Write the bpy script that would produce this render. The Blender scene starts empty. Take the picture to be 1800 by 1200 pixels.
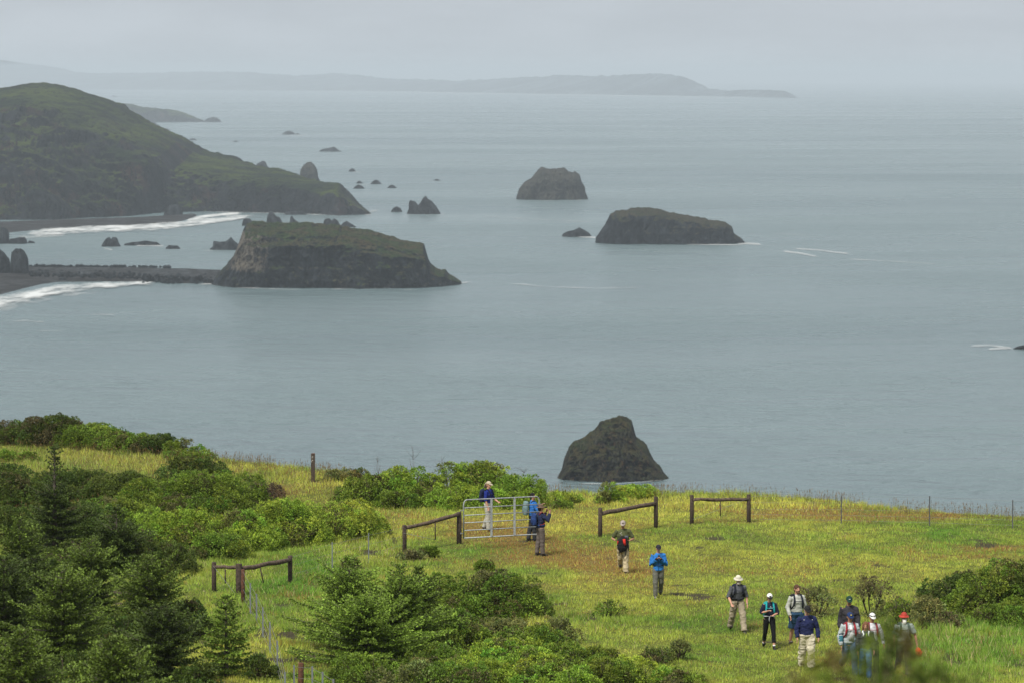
import bpy, math, random
import numpy as np
from mathutils import Vector, Matrix

# ------------------------------------------------------------------ camera, world, sun, exposure
SC = bpy.context.scene
CAMZ = 130.0
FPX = 6750.0
HOR = 132.0                                  # photo row of the true horizon
PITCH = math.atan((600.0-HOR)/FPX)
cam_d = bpy.data.cameras.new("camera")
cam_d.sensor_width = 36.0
cam_d.lens = 135.0
cam_d.clip_start = 0.5
cam_d.clip_end = 200000.0
cam_d.dof.use_dof = True
cam_d.dof.focus_distance = 122.0
cam_d.dof.aperture_fstop = 4.0
cam = bpy.data.objects.new("camera", cam_d)
SC.collection.objects.link(cam)
cam.location = (0, 0, CAMZ)
cam.rotation_euler = (math.radians(90) - PITCH, 0, 0)
SC.camera = cam

SUN_EL, SUN_AZ = math.radians(52), math.radians(-150)    # azimuth from +Y towards +X; the sun stands behind and left of the camera
world = bpy.data.worlds.new("World")
SC.world = world
world.use_nodes = True
wt = world.node_tree
wt.nodes.clear()
def wn(t, **k):
    n = wt.nodes.new(t)
    for a, b in k.items(): setattr(n, a, b)
    return n
w_out = wn('ShaderNodeOutputWorld'); w_bg = wn('ShaderNodeBackground')
sky = wn('ShaderNodeTexSky', sky_type='NISHITA'); sky.sun_disc = False
sky.sun_elevation = SUN_EL; sky.sun_rotation = SUN_AZ
sky.air_density = 1.0; sky.dust_density = 3.0; sky.ozone_density = 1.0
# overcast: a grey cloud layer covers nearly all of the blue sky; it is brighter overhead, as cloud layers are
tc = wn('ShaderNodeTexCoord'); sep = wn('ShaderNodeSeparateXYZ')
wt.links.new(tc.outputs['Generated'], sep.inputs[0])
ramp = wn('ShaderNodeValToRGB')
ramp.color_ramp.elements[0].position = 0.0; ramp.color_ramp.elements[0].color = (0.47, 0.51, 0.55, 1)
ramp.color_ramp.elements[1].position = 1.0; ramp.color_ramp.elements[1].color = (0.80, 0.81, 0.82, 1)
e = ramp.color_ramp.elements.new(0.12); e.color = (0.45, 0.49, 0.54, 1)
e = ramp.color_ramp.elements.new(0.5); e.color = (0.66, 0.68, 0.70, 1)
wt.links.new(sep.outputs['Z'], ramp.inputs[0])
mp = wn('ShaderNodeMapping'); mp.inputs['Scale'].default_value = (13.0, 13.0, 62.0)
nz = wn('ShaderNodeTexNoise'); nz.inputs['Scale'].default_value = 1.0; nz.inputs['Detail'].default_value = 5.0
wt.links.new(tc.outputs['Generated'], mp.inputs[0]); wt.links.new(mp.outputs[0], nz.inputs['Vector'])
cr = wn('ShaderNodeMapRange'); cr.inputs[1].default_value = 0.3; cr.inputs[2].default_value = 0.7
cr.inputs[3].default_value = 0.84; cr.inputs[4].default_value = 1.0
wt.links.new(nz.outputs[0], cr.inputs[0])
mul = wn('ShaderNodeVectorMath', operation='SCALE')
wt.links.new(ramp.outputs[0], mul.inputs[0]); wt.links.new(cr.outputs[0], mul.inputs['Scale'])
gain = wn('ShaderNodeVectorMath', operation='SCALE'); gain.inputs['Scale'].default_value = 16.0
wt.links.new(mul.outputs[0], gain.inputs[0])
mix = wn('ShaderNodeMixRGB'); mix.inputs[0].default_value = 0.93
wt.links.new(sky.outputs[0], mix.inputs[1]); wt.links.new(gain.outputs[0], mix.inputs[2])
wt.links.new(mix.outputs[0], w_bg.inputs['Color'])
w_bg.inputs['Strength'].default_value = 0.075
wt.links.new(w_bg.outputs[0], w_out.inputs[0])
sun_d = bpy.data.lights.new("sun", 'SUN'); sun_d.energy = 4.2; sun_d.angle = math.radians(11); sun_d.color = (1.0, 0.95, 0.86)
sun = bpy.data.objects.new("sun", sun_d); SC.collection.objects.link(sun)
sv = Vector((math.sin(SUN_AZ)*math.cos(SUN_EL), math.cos(SUN_AZ)*math.cos(SUN_EL), math.sin(SUN_EL)))
sun.rotation_euler = sv.to_track_quat('Z', 'Y').to_euler(); sun.location = (0, 0, 300)
SC.view_settings.view_transform = 'Standard'; SC.view_settings.look = 'None'
SC.view_settings.exposure = 0.12; SC.view_settings.gamma = 1.0; SC.view_settings.use_curve_mapping = False
SC.render.engine = 'CYCLES'
SC.cycles.max_bounces = 5; SC.cycles.diffuse_bounces = 3; SC.cycles.glossy_bounces = 2; SC.cycles.transmission_bounces = 3
SC.cycles.volume_bounces = 0; SC.cycles.transparent_max_bounces = 8
SC.cycles.use_denoising = True
SC.cycles.caustics_reflective = False; SC.cycles.caustics_refractive = False

# ------------------------------------------------------------------ numbers
random.seed(7)
RNG = np.random.default_rng(11)
CP, SP = math.cos(PITCH), math.sin(PITCH)
def ray(px, py):
    a = (px-900.0); b = (600.0-py)
    return np.array([a, FPX*CP + b*SP, -FPX*SP + b*CP])
def at_z(px, py, z=0.0):
    d = ray(px, py); t = (z-CAMZ)/d[2]; return np.array([d[0]*t, d[1]*t, z])
def at_y(px, py, Y):
    d = ray(px, py); t = Y/d[1]; return np.array([d[0]*t, Y, CAMZ + d[2]*t])

def _hash(ix, iy, iz):
    h = (ix.astype(np.int64)*374761393 + iy.astype(np.int64)*668265263 + iz.astype(np.int64)*2147483647) & 0xFFFFFFFF
    h = ((h ^ (h >> 13))*1274126177) & 0xFFFFFFFF
    h = (h ^ (h >> 16))
    return (h & 0xFFFFFF)/float(0xFFFFFF)
def vnoise(x, y, z=None):
    x = np.asarray(x, float); y = np.asarray(y, float)
    z = np.zeros_like(x) if z is None else np.asarray(z, float)
    xi, yi, zi = np.floor(x), np.floor(y), np.floor(z)
    fx, fy, fz = x-xi, y-yi, z-zi
    fx = fx*fx*(3-2*fx); fy = fy*fy*(3-2*fy); fz = fz*fz*(3-2*fz)
    r = 0
    for a in (0, 1):
        for b in (0, 1):
            for c in (0, 1):
                w = (fx if a else 1-fx)*(fy if b else 1-fy)*(fz if c else 1-fz)
                r = r + w*_hash(xi+a, yi+b, zi+c)
    return r*2-1
def fbm(x, y, z=None, oct=4, gain=0.5, ridge=False):
    x = np.asarray(x, float); y = np.asarray(y, float)
    z = np.zeros_like(x) if z is None else np.asarray(z, float)
    a, s, t = 1.0, 0.0, 0.0
    for i in range(oct):
        n = vnoise(x+13.7*i, y-7.1*i, z+3.3*i)
        if ridge: n = 1-2*np.abs(n)
        s = s+a*n; t += a; a *= gain; x = x*2.03; y = y*2.03; z = z*2.03
    return s/t
def smooth(a, b, x):
    t = np.clip((np.asarray(x, float)-a)/(b-a), 0, 1); return t*t*(3-2*t)

# ------------------------------------------------------------------ near ground: a grassy bluff 16 m below the camera
EDGE = [(-3000, 745), (-400, 762), (0, 775), (200, 787), (350, 802), (450, 815), (550, 827), (700, 850), (900, 868), (1000, 866), (1100, 868),
        (1215, 866), (1316, 871), (1450, 881), (1560, 895), (1650, 900), (1800, 912), (2200, 930), (5000, 960)]
_ex = np.array([at_z(p, q, 114.0)[0] for p, q in EDGE]); _ey = np.array([at_z(p, q, 114.0)[1] for p, q in EDGE])
def hz(x, y):
    x = np.asarray(x, float); y = np.asarray(y, float)
    near = 128.4-0.147*y
    z = 114.0 + np.maximum(near-114.0, 0)
    z = z + 0.10*fbm(x/7.0, y/9.0, oct=3)*smooth(98, 108, y) + 0.025*fbm(x/0.9, y/0.9, oct=2)
    E = np.interp(x, _ex, _ey) + 0.5*fbm(x/3.0, x*0+4.2, oct=2)
    t = np.maximum(y-E, 0)
    z = z - 0.62*(np.sqrt(t*t+6.0)-math.sqrt(6.0)) - 1.5*smooth(8, 60, t)*np.abs(fbm(x/20., y/20., oct=3))*4
    return z
def ghit(px, py):
    """ground point under a pixel of the photograph"""
    d = ray(px, py); t = (114.0-CAMZ)/d[2]
    for _ in range(12):
        p = d*t; z = float(hz(p[0], p[1])); t += ((z-CAMZ)/d[2]-t)*0.8
    p = d*t; return np.array([p[0], p[1], float(hz(p[0], p[1]))])

# ------------------------------------------------------------------ objects
def tag(o, label=None, cat=None, group=None, kind=None):
    if label: o['label'] = label
    if cat: o['category'] = cat
    if group: o['group'] = group
    if kind: o['kind'] = kind
    return o
def thing(name, label, cat, loc, group=None):
    o = bpy.data.objects.new(name, None); SC.collection.objects.link(o); o.location = tuple(float(v) for v in loc)
    o.empty_display_size = 0.2
    return tag(o, label, cat, group)
def link_mesh(name, me, m, parent=None):
    o = bpy.data.objects.new(name, me); SC.collection.objects.link(o)
    if m is not None: me.materials.append(m)
    if parent is not None: o.parent = parent
    return o
def fast_mesh(name, V, F, m, parent=None, col=None, shade=False, origin=None):
    """V (n,3); F (k,3 or 4) index array; col (n,3) point colours; V in world space, moved to the parent's or its own origin"""
    V = np.asarray(V, float)
    off = np.zeros(3)
    if parent is not None: off = world_loc(parent)
    elif origin is not None: off = np.asarray(origin, float)
    me = bpy.data.meshes.new(name); n = len(V); F = np.asarray(F, np.int32); k, s = F.shape
    me.vertices.add(n); me.vertices.foreach_set('co', (V-off).astype(np.float32).ravel())
    me.loops.add(k*s); me.loops.foreach_set('vertex_index', F.ravel())
    me.polygons.add(k); me.polygons.foreach_set('loop_start', np.arange(0, k*s, s, dtype=np.int32))
    me.polygons.foreach_set('use_smooth', np.full(k, bool(shade)))
    me.update(calc_edges=True)
    if col is not None:
        a = me.attributes.new('col', 'FLOAT_COLOR', 'POINT')
        c = np.ones((n, 4), np.float32); c[:, :3] = col; a.data.foreach_set('color', c.ravel())
    o = link_mesh(name, me, m, parent)
    if parent is None and origin is not None: o.location = tuple(off)
    return o
def world_loc(o):
    p = np.array(o.location)
    while o.parent is not None:
        o = o.parent; p = p+np.array(o.location)
    return p
class MB:
    def __init__(s): s.v = []; s.f = []
    def tube(s, pts, rad, seg=8, ref=(1, 0, 0), cap=True):
        pts = [np.asarray(p, float) for p in pts]; n = len(pts)
        if not hasattr(rad, '__len__'): rad = [rad]*n
        b0 = len(s.v); ref = np.asarray(ref, float)
        for i, p in enumerate(pts):
            t = pts[min(i+1, n-1)]-pts[max(i-1, 0)]; t = t/(np.linalg.norm(t)+1e-9)
            r0 = ref if abs(np.dot(ref, t)) < 0.93 else np.array([0, 0, 1.0]) if abs(t[2]) < 0.9 else np.array([0, 1.0, 0])
            u = r0-np.dot(r0, t)*t; u /= np.linalg.norm(u)+1e-9; w = np.cross(t, u)
            a, b = (rad[i] if hasattr(rad[i], '__len__') else (rad[i], rad[i]))
            for k in range(seg):
                th = 2*math.pi*k/seg
                s.v.append(p + a*math.cos(th)*u + b*math.sin(th)*w)
        for i in range(n-1):
            for k in range(seg):
                q = b0+i*seg
                s.f.append((q+k, q+(k+1) % seg, q+seg+(k+1) % seg, q+seg+k))
        if cap:
            s.f.append(tuple(b0+k for k in reversed(range(seg))))
            s.f.append(tuple(b0+(n-1)*seg+k for k in range(seg)))
        return s
    def box(s, c, size, R=None, jit=0.0):
        b0 = len(s.v); c = np.asarray(c, float); R = np.eye(3) if R is None else R
        for dz in (-1, 1):
            for dy in (-1, 1):
                for dx in (-1, 1):
                    l = np.array([dx*size[0]/2, dy*size[1]/2, dz*size[2]/2])
                    if jit: l = l+RNG.normal(0, jit, 3)
                    s.v.append(c+R@l)
        for f in ((0, 2, 3, 1), (4, 5, 7, 6), (0, 1, 5, 4), (2, 6, 7, 3), (0, 4, 6, 2), (1, 3, 7, 5)):
            s.f.append(tuple(b0+i for i in f))
        return s
    def ball(s, c, r, seg=14, rings=9, R=None, clip=None):
        """ellipsoid with radii r; clip = lowest unit z kept"""
        c = np.asarray(c, float); R = np.eye(3) if R is None else R; b0 = len(s.v)
        lo = -1 if clip is None else clip; t0 = math.asin(lo)
        for i in range(rings):
            t = t0+(math.pi/2*0.985-t0)*i/(rings-1) if clip is not None else -math.pi/2*0.985+math.pi*0.985*i/(rings-1)
            for k in range(seg):
                a = 2*math.pi*k/seg
                s.v.append(c+R@np.array([r[0]*math.cos(t)*math.cos(a), r[1]*math.cos(t)*math.sin(a), r[2]*math.sin(t)]))
        for i in range(rings-1):
            for k in range(seg):
                q = b0+i*seg
                s.f.append((q+k, q+(k+1) % seg, q+seg+(k+1) % seg, q+seg+k))
        s.f.append(tuple(b0+k for k in reversed(range(seg))))
        s.f.append(tuple(b0+(rings-1)*seg+k for k in range(seg)))
        return s
    def xf(s, fn): s.v = [fn(p) for p in s.v]; return s
    def build(s, name, m, parent=None, smooth=True, origin=None, remesh=None, relax=0, fold=0.0):
        V = np.array(s.v); off = np.zeros(3)
        if parent is not None: off = world_loc(parent)
        elif origin is not None: off = np.asarray(origin, float)
        me = bpy.data.meshes.new(name)
        me.from_pydata((V-off).tolist(), [], s.f); me.update()
        if remesh:
            tmp = bpy.data.objects.new('tmp', me); SC.collection.objects.link(tmp)
            md = tmp.modifiers.new('r', 'REMESH'); md.mode = 'VOXEL'; md.voxel_size = remesh; md.use_smooth_shade = True
            if relax:
                sm = tmp.modifiers.new('s', 'SMOOTH'); sm.iterations = relax; sm.factor = 0.5
            dg = bpy.context.evaluated_depsgraph_get(); dg.update()
            me2 = bpy.data.meshes.new_from_object(tmp.evaluated_get(dg))
            bpy.data.objects.remove(tmp); bpy.data.meshes.remove(me); me = me2; me.name = name
            if fold and len(me.vertices):
                n = len(me.vertices); co = np.empty(n*3, np.float32); me.vertices.foreach_get('co', co); co = co.reshape(-1, 3)
                nn = np.empty(n*3, np.float32); me.vertices.foreach_get('normal', nn); nn = nn.reshape(-1, 3)
                k = fbm(co[:, 0]*9+off[0], co[:, 1]*9, co[:, 2]*14, oct=3)
                co = co+nn*(k*fold)[:, None]; me.vertices.foreach_set('co', co.astype(np.float32).ravel()); me.update()
        me.polygons.foreach_set('use_smooth', np.full(len(me.polygons), smooth))
        o = link_mesh(name, me, m, parent)
        if parent is None and origin is not None: o.location = tuple(off)
        return o

# ------------------------------------------------------------------ materials
def new_mat(name):
    m = bpy.data.materials.new(name); m.use_nodes = True; nt = m.node_tree; nt.nodes.clear()
    out = nt.nodes.new('ShaderNodeOutputMaterial'); p = nt.nodes.new('ShaderNodeBsdfPrincipled')
    nt.links.new(p.outputs[0], out.inputs[0]); return m, nt, p, out
def N(nt, t, **k):
    n = nt.nodes.new(t)
    for a, b in k.items():
        if isinstance(a, str) and a.startswith('i_'): n.inputs[a[2:].replace('_', ' ')].default_value = b
        else: setattr(n, a, b)
    return n
def noise_fac(nt, scale, detail=4, lo=0.35, hi=0.65, stretch=(1, 1, 1), rough=0.55, coord='pos'):
    g = nt.nodes.new('ShaderNodeNewGeometry') if coord == 'pos' else nt.nodes.new('ShaderNodeTexCoord')
    mp = nt.nodes.new('ShaderNodeMapping'); mp.inputs['Scale'].default_value = stretch
    n = nt.nodes.new('ShaderNodeTexNoise'); n.inputs['Scale'].default_value = scale; n.inputs['Detail'].default_value = detail
    n.inputs['Roughness'].default_value = rough
    nt.links.new(g.outputs['Position' if coord == 'pos' else 'Object'], mp.inputs[0]); nt.links.new(mp.outputs[0], n.inputs['Vector'])
    r = nt.nodes.new('ShaderNodeMapRange'); r.inputs[1].default_value = lo; r.inputs[2].default_value = hi
    nt.links.new(n.outputs[0], r.inputs[0]); return r.outputs[0], n.outputs[0]
def mixc(nt, fac, a, b):
    m = nt.nodes.new('ShaderNodeMixRGB')
    for i, v in ((0, fac), (1, a), (2, b)):
        if hasattr(v, 'is_linked') or isinstance(v, bpy.types.NodeSocket): nt.links.new(v, m.inputs[i])
        elif i == 0: m.inputs[0].default_value = v
        else: m.inputs[i].default_value = (*v, 1)
    return m.outputs[0]
def plain(name, c, rough=0.8, metal=0.0, vary=0.25, scale=18.0, bump=0.0, c2=None):
    m, nt, p, out = new_mat(name)
    f, raw = noise_fac(nt, scale, 4, coord='obj')
    c2 = c2 or tuple(max(0, v*(1-vary)) for v in c)
    nt.links.new(mixc(nt, f, c, c2), p.inputs['Base Color'])
    p.inputs['Roughness'].default_value = rough; p.inputs['Metallic'].default_value = metal
    p.inputs['Specular IOR Level'].default_value = 0.25 if not metal else 0.5
    if bump:
        b = nt.nodes.new('ShaderNodeBump'); b.inputs['Strength'].default_value = bump; b.inputs['Distance'].default_value = 0.01
        nt.links.new(raw, b.inputs['Height']); nt.links.new(b.outputs[0], p.inputs['Normal'])
    return m
def leafy(name, trans=0.3, rough=0.6):
    m, nt, p, out = new_mat(name)
    a = N(nt, 'ShaderNodeAttribute', attribute_name='col')
    nt.links.new(a.outputs['Color'], p.inputs['Base Color'])
    p.inputs['Roughness'].default_value = rough; p.inputs['Specular IOR Level'].default_value = 0.2
    t = nt.nodes.new('ShaderNodeBsdfTranslucent'); nt.links.new(a.outputs['Color'], t.inputs[0])
    mx = nt.nodes.new('ShaderNodeMixShader'); mx.inputs[0].default_value = trans
    nt.links.new(p.outputs[0], mx.inputs[1]); nt.links.new(t.outputs[0], mx.inputs[2]); nt.links.new(mx.outputs[0], out.inputs[0])
    return m
def rock_mat(name, dark, light, size, top=None, topz=(0.55, 0.8), patch=None, patch_lo=0.55, vert=0.35, pale=None):
    """size = metres of the largest colour patches; top = turf colour pair; patch = guano or lichen colour"""
    m, nt, p, out = new_mat(name)
    f, raw = noise_fac(nt, 1.6/size, 9, 0.42, 0.66, (1, 1, vert), 0.68)
    c = mixc(nt, f, tuple(v*0.28 for v in dark), tuple(v*0.80*q for v, q in zip(light, (0.84, 1.0, 1.16))))
    f8, r8 = noise_fac(nt, 4.2/size, 5, 0.0, 1.0, (1, 1, 0.38), 0.6); ab = N(nt, 'ShaderNodeMath', operation='SUBTRACT'); ab.inputs[1].default_value = 0.5; nt.links.new(r8, ab.inputs[0])
    a2 = N(nt, 'ShaderNodeMath', operation='ABSOLUTE'); nt.links.new(ab.outputs[0], a2.inputs[0]); m8 = N(nt, 'ShaderNodeMapRange'); m8.inputs[1].default_value = 0.0; m8.inputs[2].default_value = 0.035; nt.links.new(a2.outputs[0], m8.inputs[0])
    if patch:
        f2, _ = noise_fac(nt, 2.2/size, 7, patch_lo, patch_lo+0.12, (1, 1, 0.8), 0.7)
        c = mixc(nt, f2, c, patch)
    if pale:
        at = N(nt, 'ShaderNodeAttribute', attribute_name='col'); s3 = N(nt, 'ShaderNodeSeparateColor'); nt.links.new(at.outputs['Color'], s3.inputs[0])
        f6, r6 = noise_fac(nt, 6.0/size, 7, 0.0, 1.0, (1, 1, 0.6), 0.7); m6 = N(nt, 'ShaderNodeMath', operation='ADD'); nt.links.new(r6, m6.inputs[0]); nt.links.new(s3.outputs[0], m6.inputs[1])
        q6 = N(nt, 'ShaderNodeMapRange'); q6.inputs[1].default_value = 1.02; q6.inputs[2].default_value = 1.22; nt.links.new(m6.outputs[0], q6.inputs[0]); c = mixc(nt, q6.outputs[0], c, pale)
    if top:
        g = nt.nodes.new('ShaderNodeNewGeometry'); s = nt.nodes.new('ShaderNodeSeparateXYZ'); nt.links.new(g.outputs['Normal'], s.inputs[0])
        add = nt.nodes.new('ShaderNodeMath'); add.operation = 'ADD'; f3, r3 = noise_fac(nt, 3.0/size, 5)
        mm = nt.nodes.new('ShaderNodeMath'); mm.operation = 'MULTIPLY'; mm.inputs[1].default_value = 0.35; nt.links.new(r3, mm.inputs[0])
        nt.links.new(s.outputs['Z'], add.inputs[0]); nt.links.new(mm.outputs[0], add.inputs[1])
        r = nt.nodes.new('ShaderNodeMapRange'); r.inputs[1].default_value = topz[0]+0.17; r.inputs[2].default_value = topz[1]+0.17
        nt.links.new(add.outputs[0], r.inputs[0])
        f4, _ = noise_fac(nt, 1.3/size, 6, 0.4, 0.62)
        c = mixc(nt, r.outputs[0], c, mixc(nt, f4, top[0], top[1]))
    c = mixc(nt, m8.outputs[0], tuple(v*0.25 for v in dark), c)
    nt.links.new(c, p.inputs['Base Color']); p.inputs['Roughness'].default_value = 0.95; p.inputs['Specular IOR Level'].default_value = 0.1
    b = nt.nodes.new('ShaderNodeBump'); b.inputs['Strength'].default_value = 1.0; b.inputs['Distance'].default_value = size*0.3
    f5, r5 = noise_fac(nt, 5.0/size, 8, rough=0.7); h9 = N(nt, 'ShaderNodeMath', operation='MULTIPLY_ADD'); nt.links.new(m8.outputs[0], h9.inputs[0]); h9.inputs[1].default_value = 0.35; nt.links.new(r5, h9.inputs[2]); nt.links.new(h9.outputs[0], b.inputs['Height']); nt.links.new(b.outputs[0], p.inputs['Normal'])
    return m
# ------------------------------------------------------------------ the sea
m, nt, p, out = new_mat('sea_water')
fA, _ = noise_fac(nt, 1/900.0, 5, 0.35, 0.65, (0.45, 1, 1))
nt.links.new(mixc(nt, fA, (0.082, 0.130, 0.142), (0.130, 0.185, 0.196)), p.inputs['Base Color'])
fB, _ = noise_fac(nt, 1/420.0, 6, 0.3, 0.7, (0.7, 1, 1), 0.6)
rr = N(nt, 'ShaderNodeMapRange'); rr.inputs[3].default_value = 0.18; rr.inputs[4].default_value = 0.36
nt.links.new(fB, rr.inputs[0]); nt.links.new(rr.outputs[0], p.inputs['Roughness'])
p.inputs['IOR'].default_value = 1.333
w1f, w1 = noise_fac(nt, 1/11.0, 6, stretch=(0.55, 1, 1), rough=0.62)
b1 = N(nt, 'ShaderNodeBump'); b1.inputs['Strength'].default_value = 0.85; b1.inputs['Distance'].default_value = 15.0
nt.links.new(w1, b1.inputs['Height'])
w2f, w2 = noise_fac(nt, 1/60.0, 4, stretch=(0.35, 1, 1))
b2 = N(nt, 'ShaderNodeBump'); b2.inputs['Strength'].default_value = 0.7; b2.inputs['Distance'].default_value = 30.0
nt.links.new(w2, b2.inputs['Height']); nt.links.new(b1.outputs[0], b2.inputs['Normal']); nt.links.new(b2.outputs[0], p.inputs['Normal'])
M_SEA = m
S = 45000.0
ys = np.concatenate([[-8000, 0, 500], np.linspace(900, 6000, 30), np.geomspace(6500, 62000, 20)])
xs = np.linspace(-S, S, 25)
X, Y = np.meshgrid(xs, ys); V = np.stack([X.ravel(), Y.ravel(), np.zeros(X.size)], 1)
nx = len(xs); I = np.arange((len(ys)-1)*(nx)).reshape(len(ys)-1, nx)[:, :-1].ravel()
tag(fast_mesh('sea', V, np.stack([I, I+1, I+nx+1, I+nx], 1), M_SEA), kind='structure')

def grid_faces(nu, nv):
    I = (np.arange(nu-1)[:, None]*nv+np.arange(nv-1)[None, :]).ravel()
    return np.stack([I, I+nv, I+nv+1, I+1], 1)
def landform(profile, base, depth, nu=90, nv=60, fprof=None, amp=0.06, fscale=3.0, seed=0.0, yr_off=None, fprof2=None, blend=None, round_ends=True, rough=0.32, keep=0.7, jag=1.0):
    """A rock or hill standing in the sea. profile = its outline in the photograph, left to right; base = row of its front waterline
    (number, or list of points); depth = front-to-back size in metres. Returns vertices and faces in world space."""
    px = np.array([q[0] for q in profile], float); py = np.array([q[1] for q in profile], float)
    # sample denser at ends
    u = np.linspace(0, 1, nu); pxs = px[0]+(px[-1]-px[0])*u; pys = np.interp(pxs, px, py)
    hp_ = (max(pys)-min(pys)); pys = pys+(fbm(pxs/7.0+seed*3, pxs*0+1.7, oct=4, gain=0.7)*min(3.2, 0.06*hp_))*np.clip((1-np.abs(2*u-1))*8, 0, 1)*jag
    if hasattr(base, '__len__'):
        bpx = [q[0] for q in base]; bpy_ = [q[1] for q in base]; bys = np.interp(pxs, bpx, bpy_)
    else: bys = np.full(nu, float(base))
    yf = np.array([at_z(a, b)[1] for a, b in zip(pxs, bys)])
    if round_ends: w = np.sqrt(np.clip(1-np.abs(2*u-1)**2.6, 0.0, 1)) * 0.97+0.03
    else: w = np.ones(nu)
    half = depth/2.0
    if yr_off is None:
        yc = yf+half; yfront = yc-half*w; yback = yc+half*w; yrid = yc
    else:
        off = np.interp(pxs, [q[0] for q in yr_off], [q[1] for q in yr_off]); yfront = yf; yrid = yf+off; yback = yrid+off*0.9
    P = np.array([at_y(a, b, c) for a, b, c in zip(pxs, pys, yrid)])
    xr = P[:, 0]; h = np.maximum(P[:, 2], 0.0)
    H = h.max()
    F1 = fprof or [(0, 0), (0.05, 0.2), (0.16, 0.55), (0.35, 0.82), (0.6, 0.94), (1, 1)]
    v = np.linspace(0, 1, nv)
    vf = np.clip(v/0.62, 0, 1); vb = np.clip((v-0.62)/0.38, 0, 1)
    # arc-length style spacing along the front profile
    def prof(Fp, t):
        a = np.array(Fp, float); s = np.concatenate([[0], np.cumsum(np.hypot(np.diff(a[:, 0]), np.diff(a[:, 1])))]); s /= s[-1]
        return np.interp(t, s, a[:, 0]), np.interp(t, s, a[:, 1])
    fy, fz = prof(F1, vf)
    FY = np.tile(fy, (nu, 1)); FZ = np.tile(fz, (nu, 1))
    if fprof2 is not None:
        gy, gz = prof(fprof2, vf); bl = np.interp(pxs, [q[0] for q in blend], [q[1] for q in blend])[:, None]
        FY = FY*(1-bl)+gy*bl; FZ = FZ*(1-bl)+gz*bl
    by, bz = prof([(0, 1), (0.5, 0.9), (0.85, 0.5), (1, 0)], vb)
    isb = v > 0.62
    Y = np.where(isb[None, :], yrid[:, None]+(yback-yrid)[:, None]*by[None, :], yfront[:, None]+(yrid-yfront)[:, None]*FY)
    Z = np.where(isb[None, :], h[:, None]*bz[None, :], h[:, None]*FZ)
    X = xr[:, None]*(1+0*Y) + (Y-yrid[:, None])*((pxs-900)/FPX)[:, None]*0
    X = X + 0*Y
    width = xr[-1]-xr[0]
    s = fscale/max(width if width < 400 else 400, 1e-3)*1.0
    A = 2.1*amp*min(H*2.2, width*0.5)
    nfade = np.clip(h/H, 0.0, 1)[:, None]**0.6
    q = (X*s+seed, Y*s, Z*s*0.6)
    dn = fbm(*q, oct=7, ridge=True, gain=0.62)-0.1
    d2 = fbm(q[0]*3.1+9, q[1]*3.1, q[2]*1.2, oct=6, gain=0.62)
    d3 = fbm(q[0]+31, q[1]+5, q[2], oct=5)
    top = smooth(0.6, 0.95, np.where(isb[None, :], 1-by[None, :]*0.5, FZ/np.maximum(FZ.max(axis=1, keepdims=True), 1e-6)))
    cl = (1-keep*top)
    Y = Y - A*(dn*1.2+d2*0.6)*nfade*np.where(isb, -1, 1)[None, :]*cl
    X = X + A*d3*0.7*nfade*cl
    Z = Z + A*rough*(d2+dn*0.5)*nfade*(0.10+0.9*cl)
    Z[:, 0] = -3; Z[:, -1] = -3; Z[0, :] = np.minimum(Z[0, :], -0.5); Z[-1, :] = np.minimum(Z[-1, :], -0.5)
    V = np.stack([X, Y, Z], 2).reshape(-1, 3)
    return V, grid_faces(nu, nv), (float(xr.mean()), float(yrid.mean()), 0.0)

ROCK_D = (0.012, 0.013, 0.014); ROCK_L = (0.075, 0.074, 0.072)
M_STACK = rock_mat('dark_sea_rock', ROCK_D, ROCK_L, 8.0)
M_LICHEN = rock_mat('lichen_sea_rock', (0.010, 0.011, 0.011), (0.095, 0.082, 0.05), 5.0, top=((0.055, 0.048, 0.02), (0.03, 0.042, 0.016)), topz=(0.35, 0.75), patch=(0.10, 0.058, 0.03), patch_lo=0.52)
M_GUANO = rock_mat('pale_topped_sea_rock', (0.03, 0.031, 0.03), (0.10, 0.085, 0.055), 12.0, top=((0.065, 0.062, 0.05), (0.04, 0.042, 0.034)), topz=(0.25, 0.55), patch=(0.14, 0.125, 0.09), patch_lo=0.6)
M_TURF = rock_mat('turf_topped_rock', (0.006, 0.008, 0.011), (0.05, 0.052, 0.055), 14.0, top=((0.03, 0.056, 0.013), (0.065, 0.052, 0.024)), topz=(0.62, 0.86), patch=(0.05, 0.05, 0.042), patch_lo=0.62, pale=(0.15, 0.13, 0.105))
M_TURF2 = rock_mat('low_turf_rock', (0.007, 0.009, 0.012), (0.04, 0.042, 0.045), 10.0, top=((0.035, 0.040, 0.015), (0.055, 0.045, 0.025)), topz=(0.62, 0.85))
M_HILL = rock_mat('headland_slope', (0.010, 0.014, 0.015), (0.05, 0.048, 0.048), 90.0, top=((0.014, 0.028, 0.007), (0.070, 0.098, 0.014)), topz=(0.76, 0.95), patch=(0.05, 0.026, 0.020), patch_lo=0.52, vert=0.5)
M_FAR = rock_mat('hazed_far_land', (0.22, 0.25, 0.25), (0.34, 0.34, 0.32), 900.0)  # pale land colour: part of the distance haze is put into it

def rock(label, profile, base, depth, mat=None, name='sea_rock', cat='rock', group=None, **k):
    pale = k.pop('pale', None); V, F, o = landform(profile, base, depth, **k); col = None
    if pale is not None:
        x0, x1 = [at_y(q, base, o[1])[0] for q in pale]; w_ = np.exp(-((V[:, 0]-(x0+x1)/2)/((x1-x0)/2))**2); hh = V[:, 2].max(); w_ = w_*smooth(0.12, 0.3, V[:, 2]/hh)*smooth(0.95, 0.8, V[:, 2]/hh); col = np.repeat((w_*0.80)[:, None], 3, 1)
    ob = fast_mesh(name, V, F, mat or M_STACK, None, shade=True, origin=o, col=col)
    return tag(ob, label, cat, group)

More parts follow.
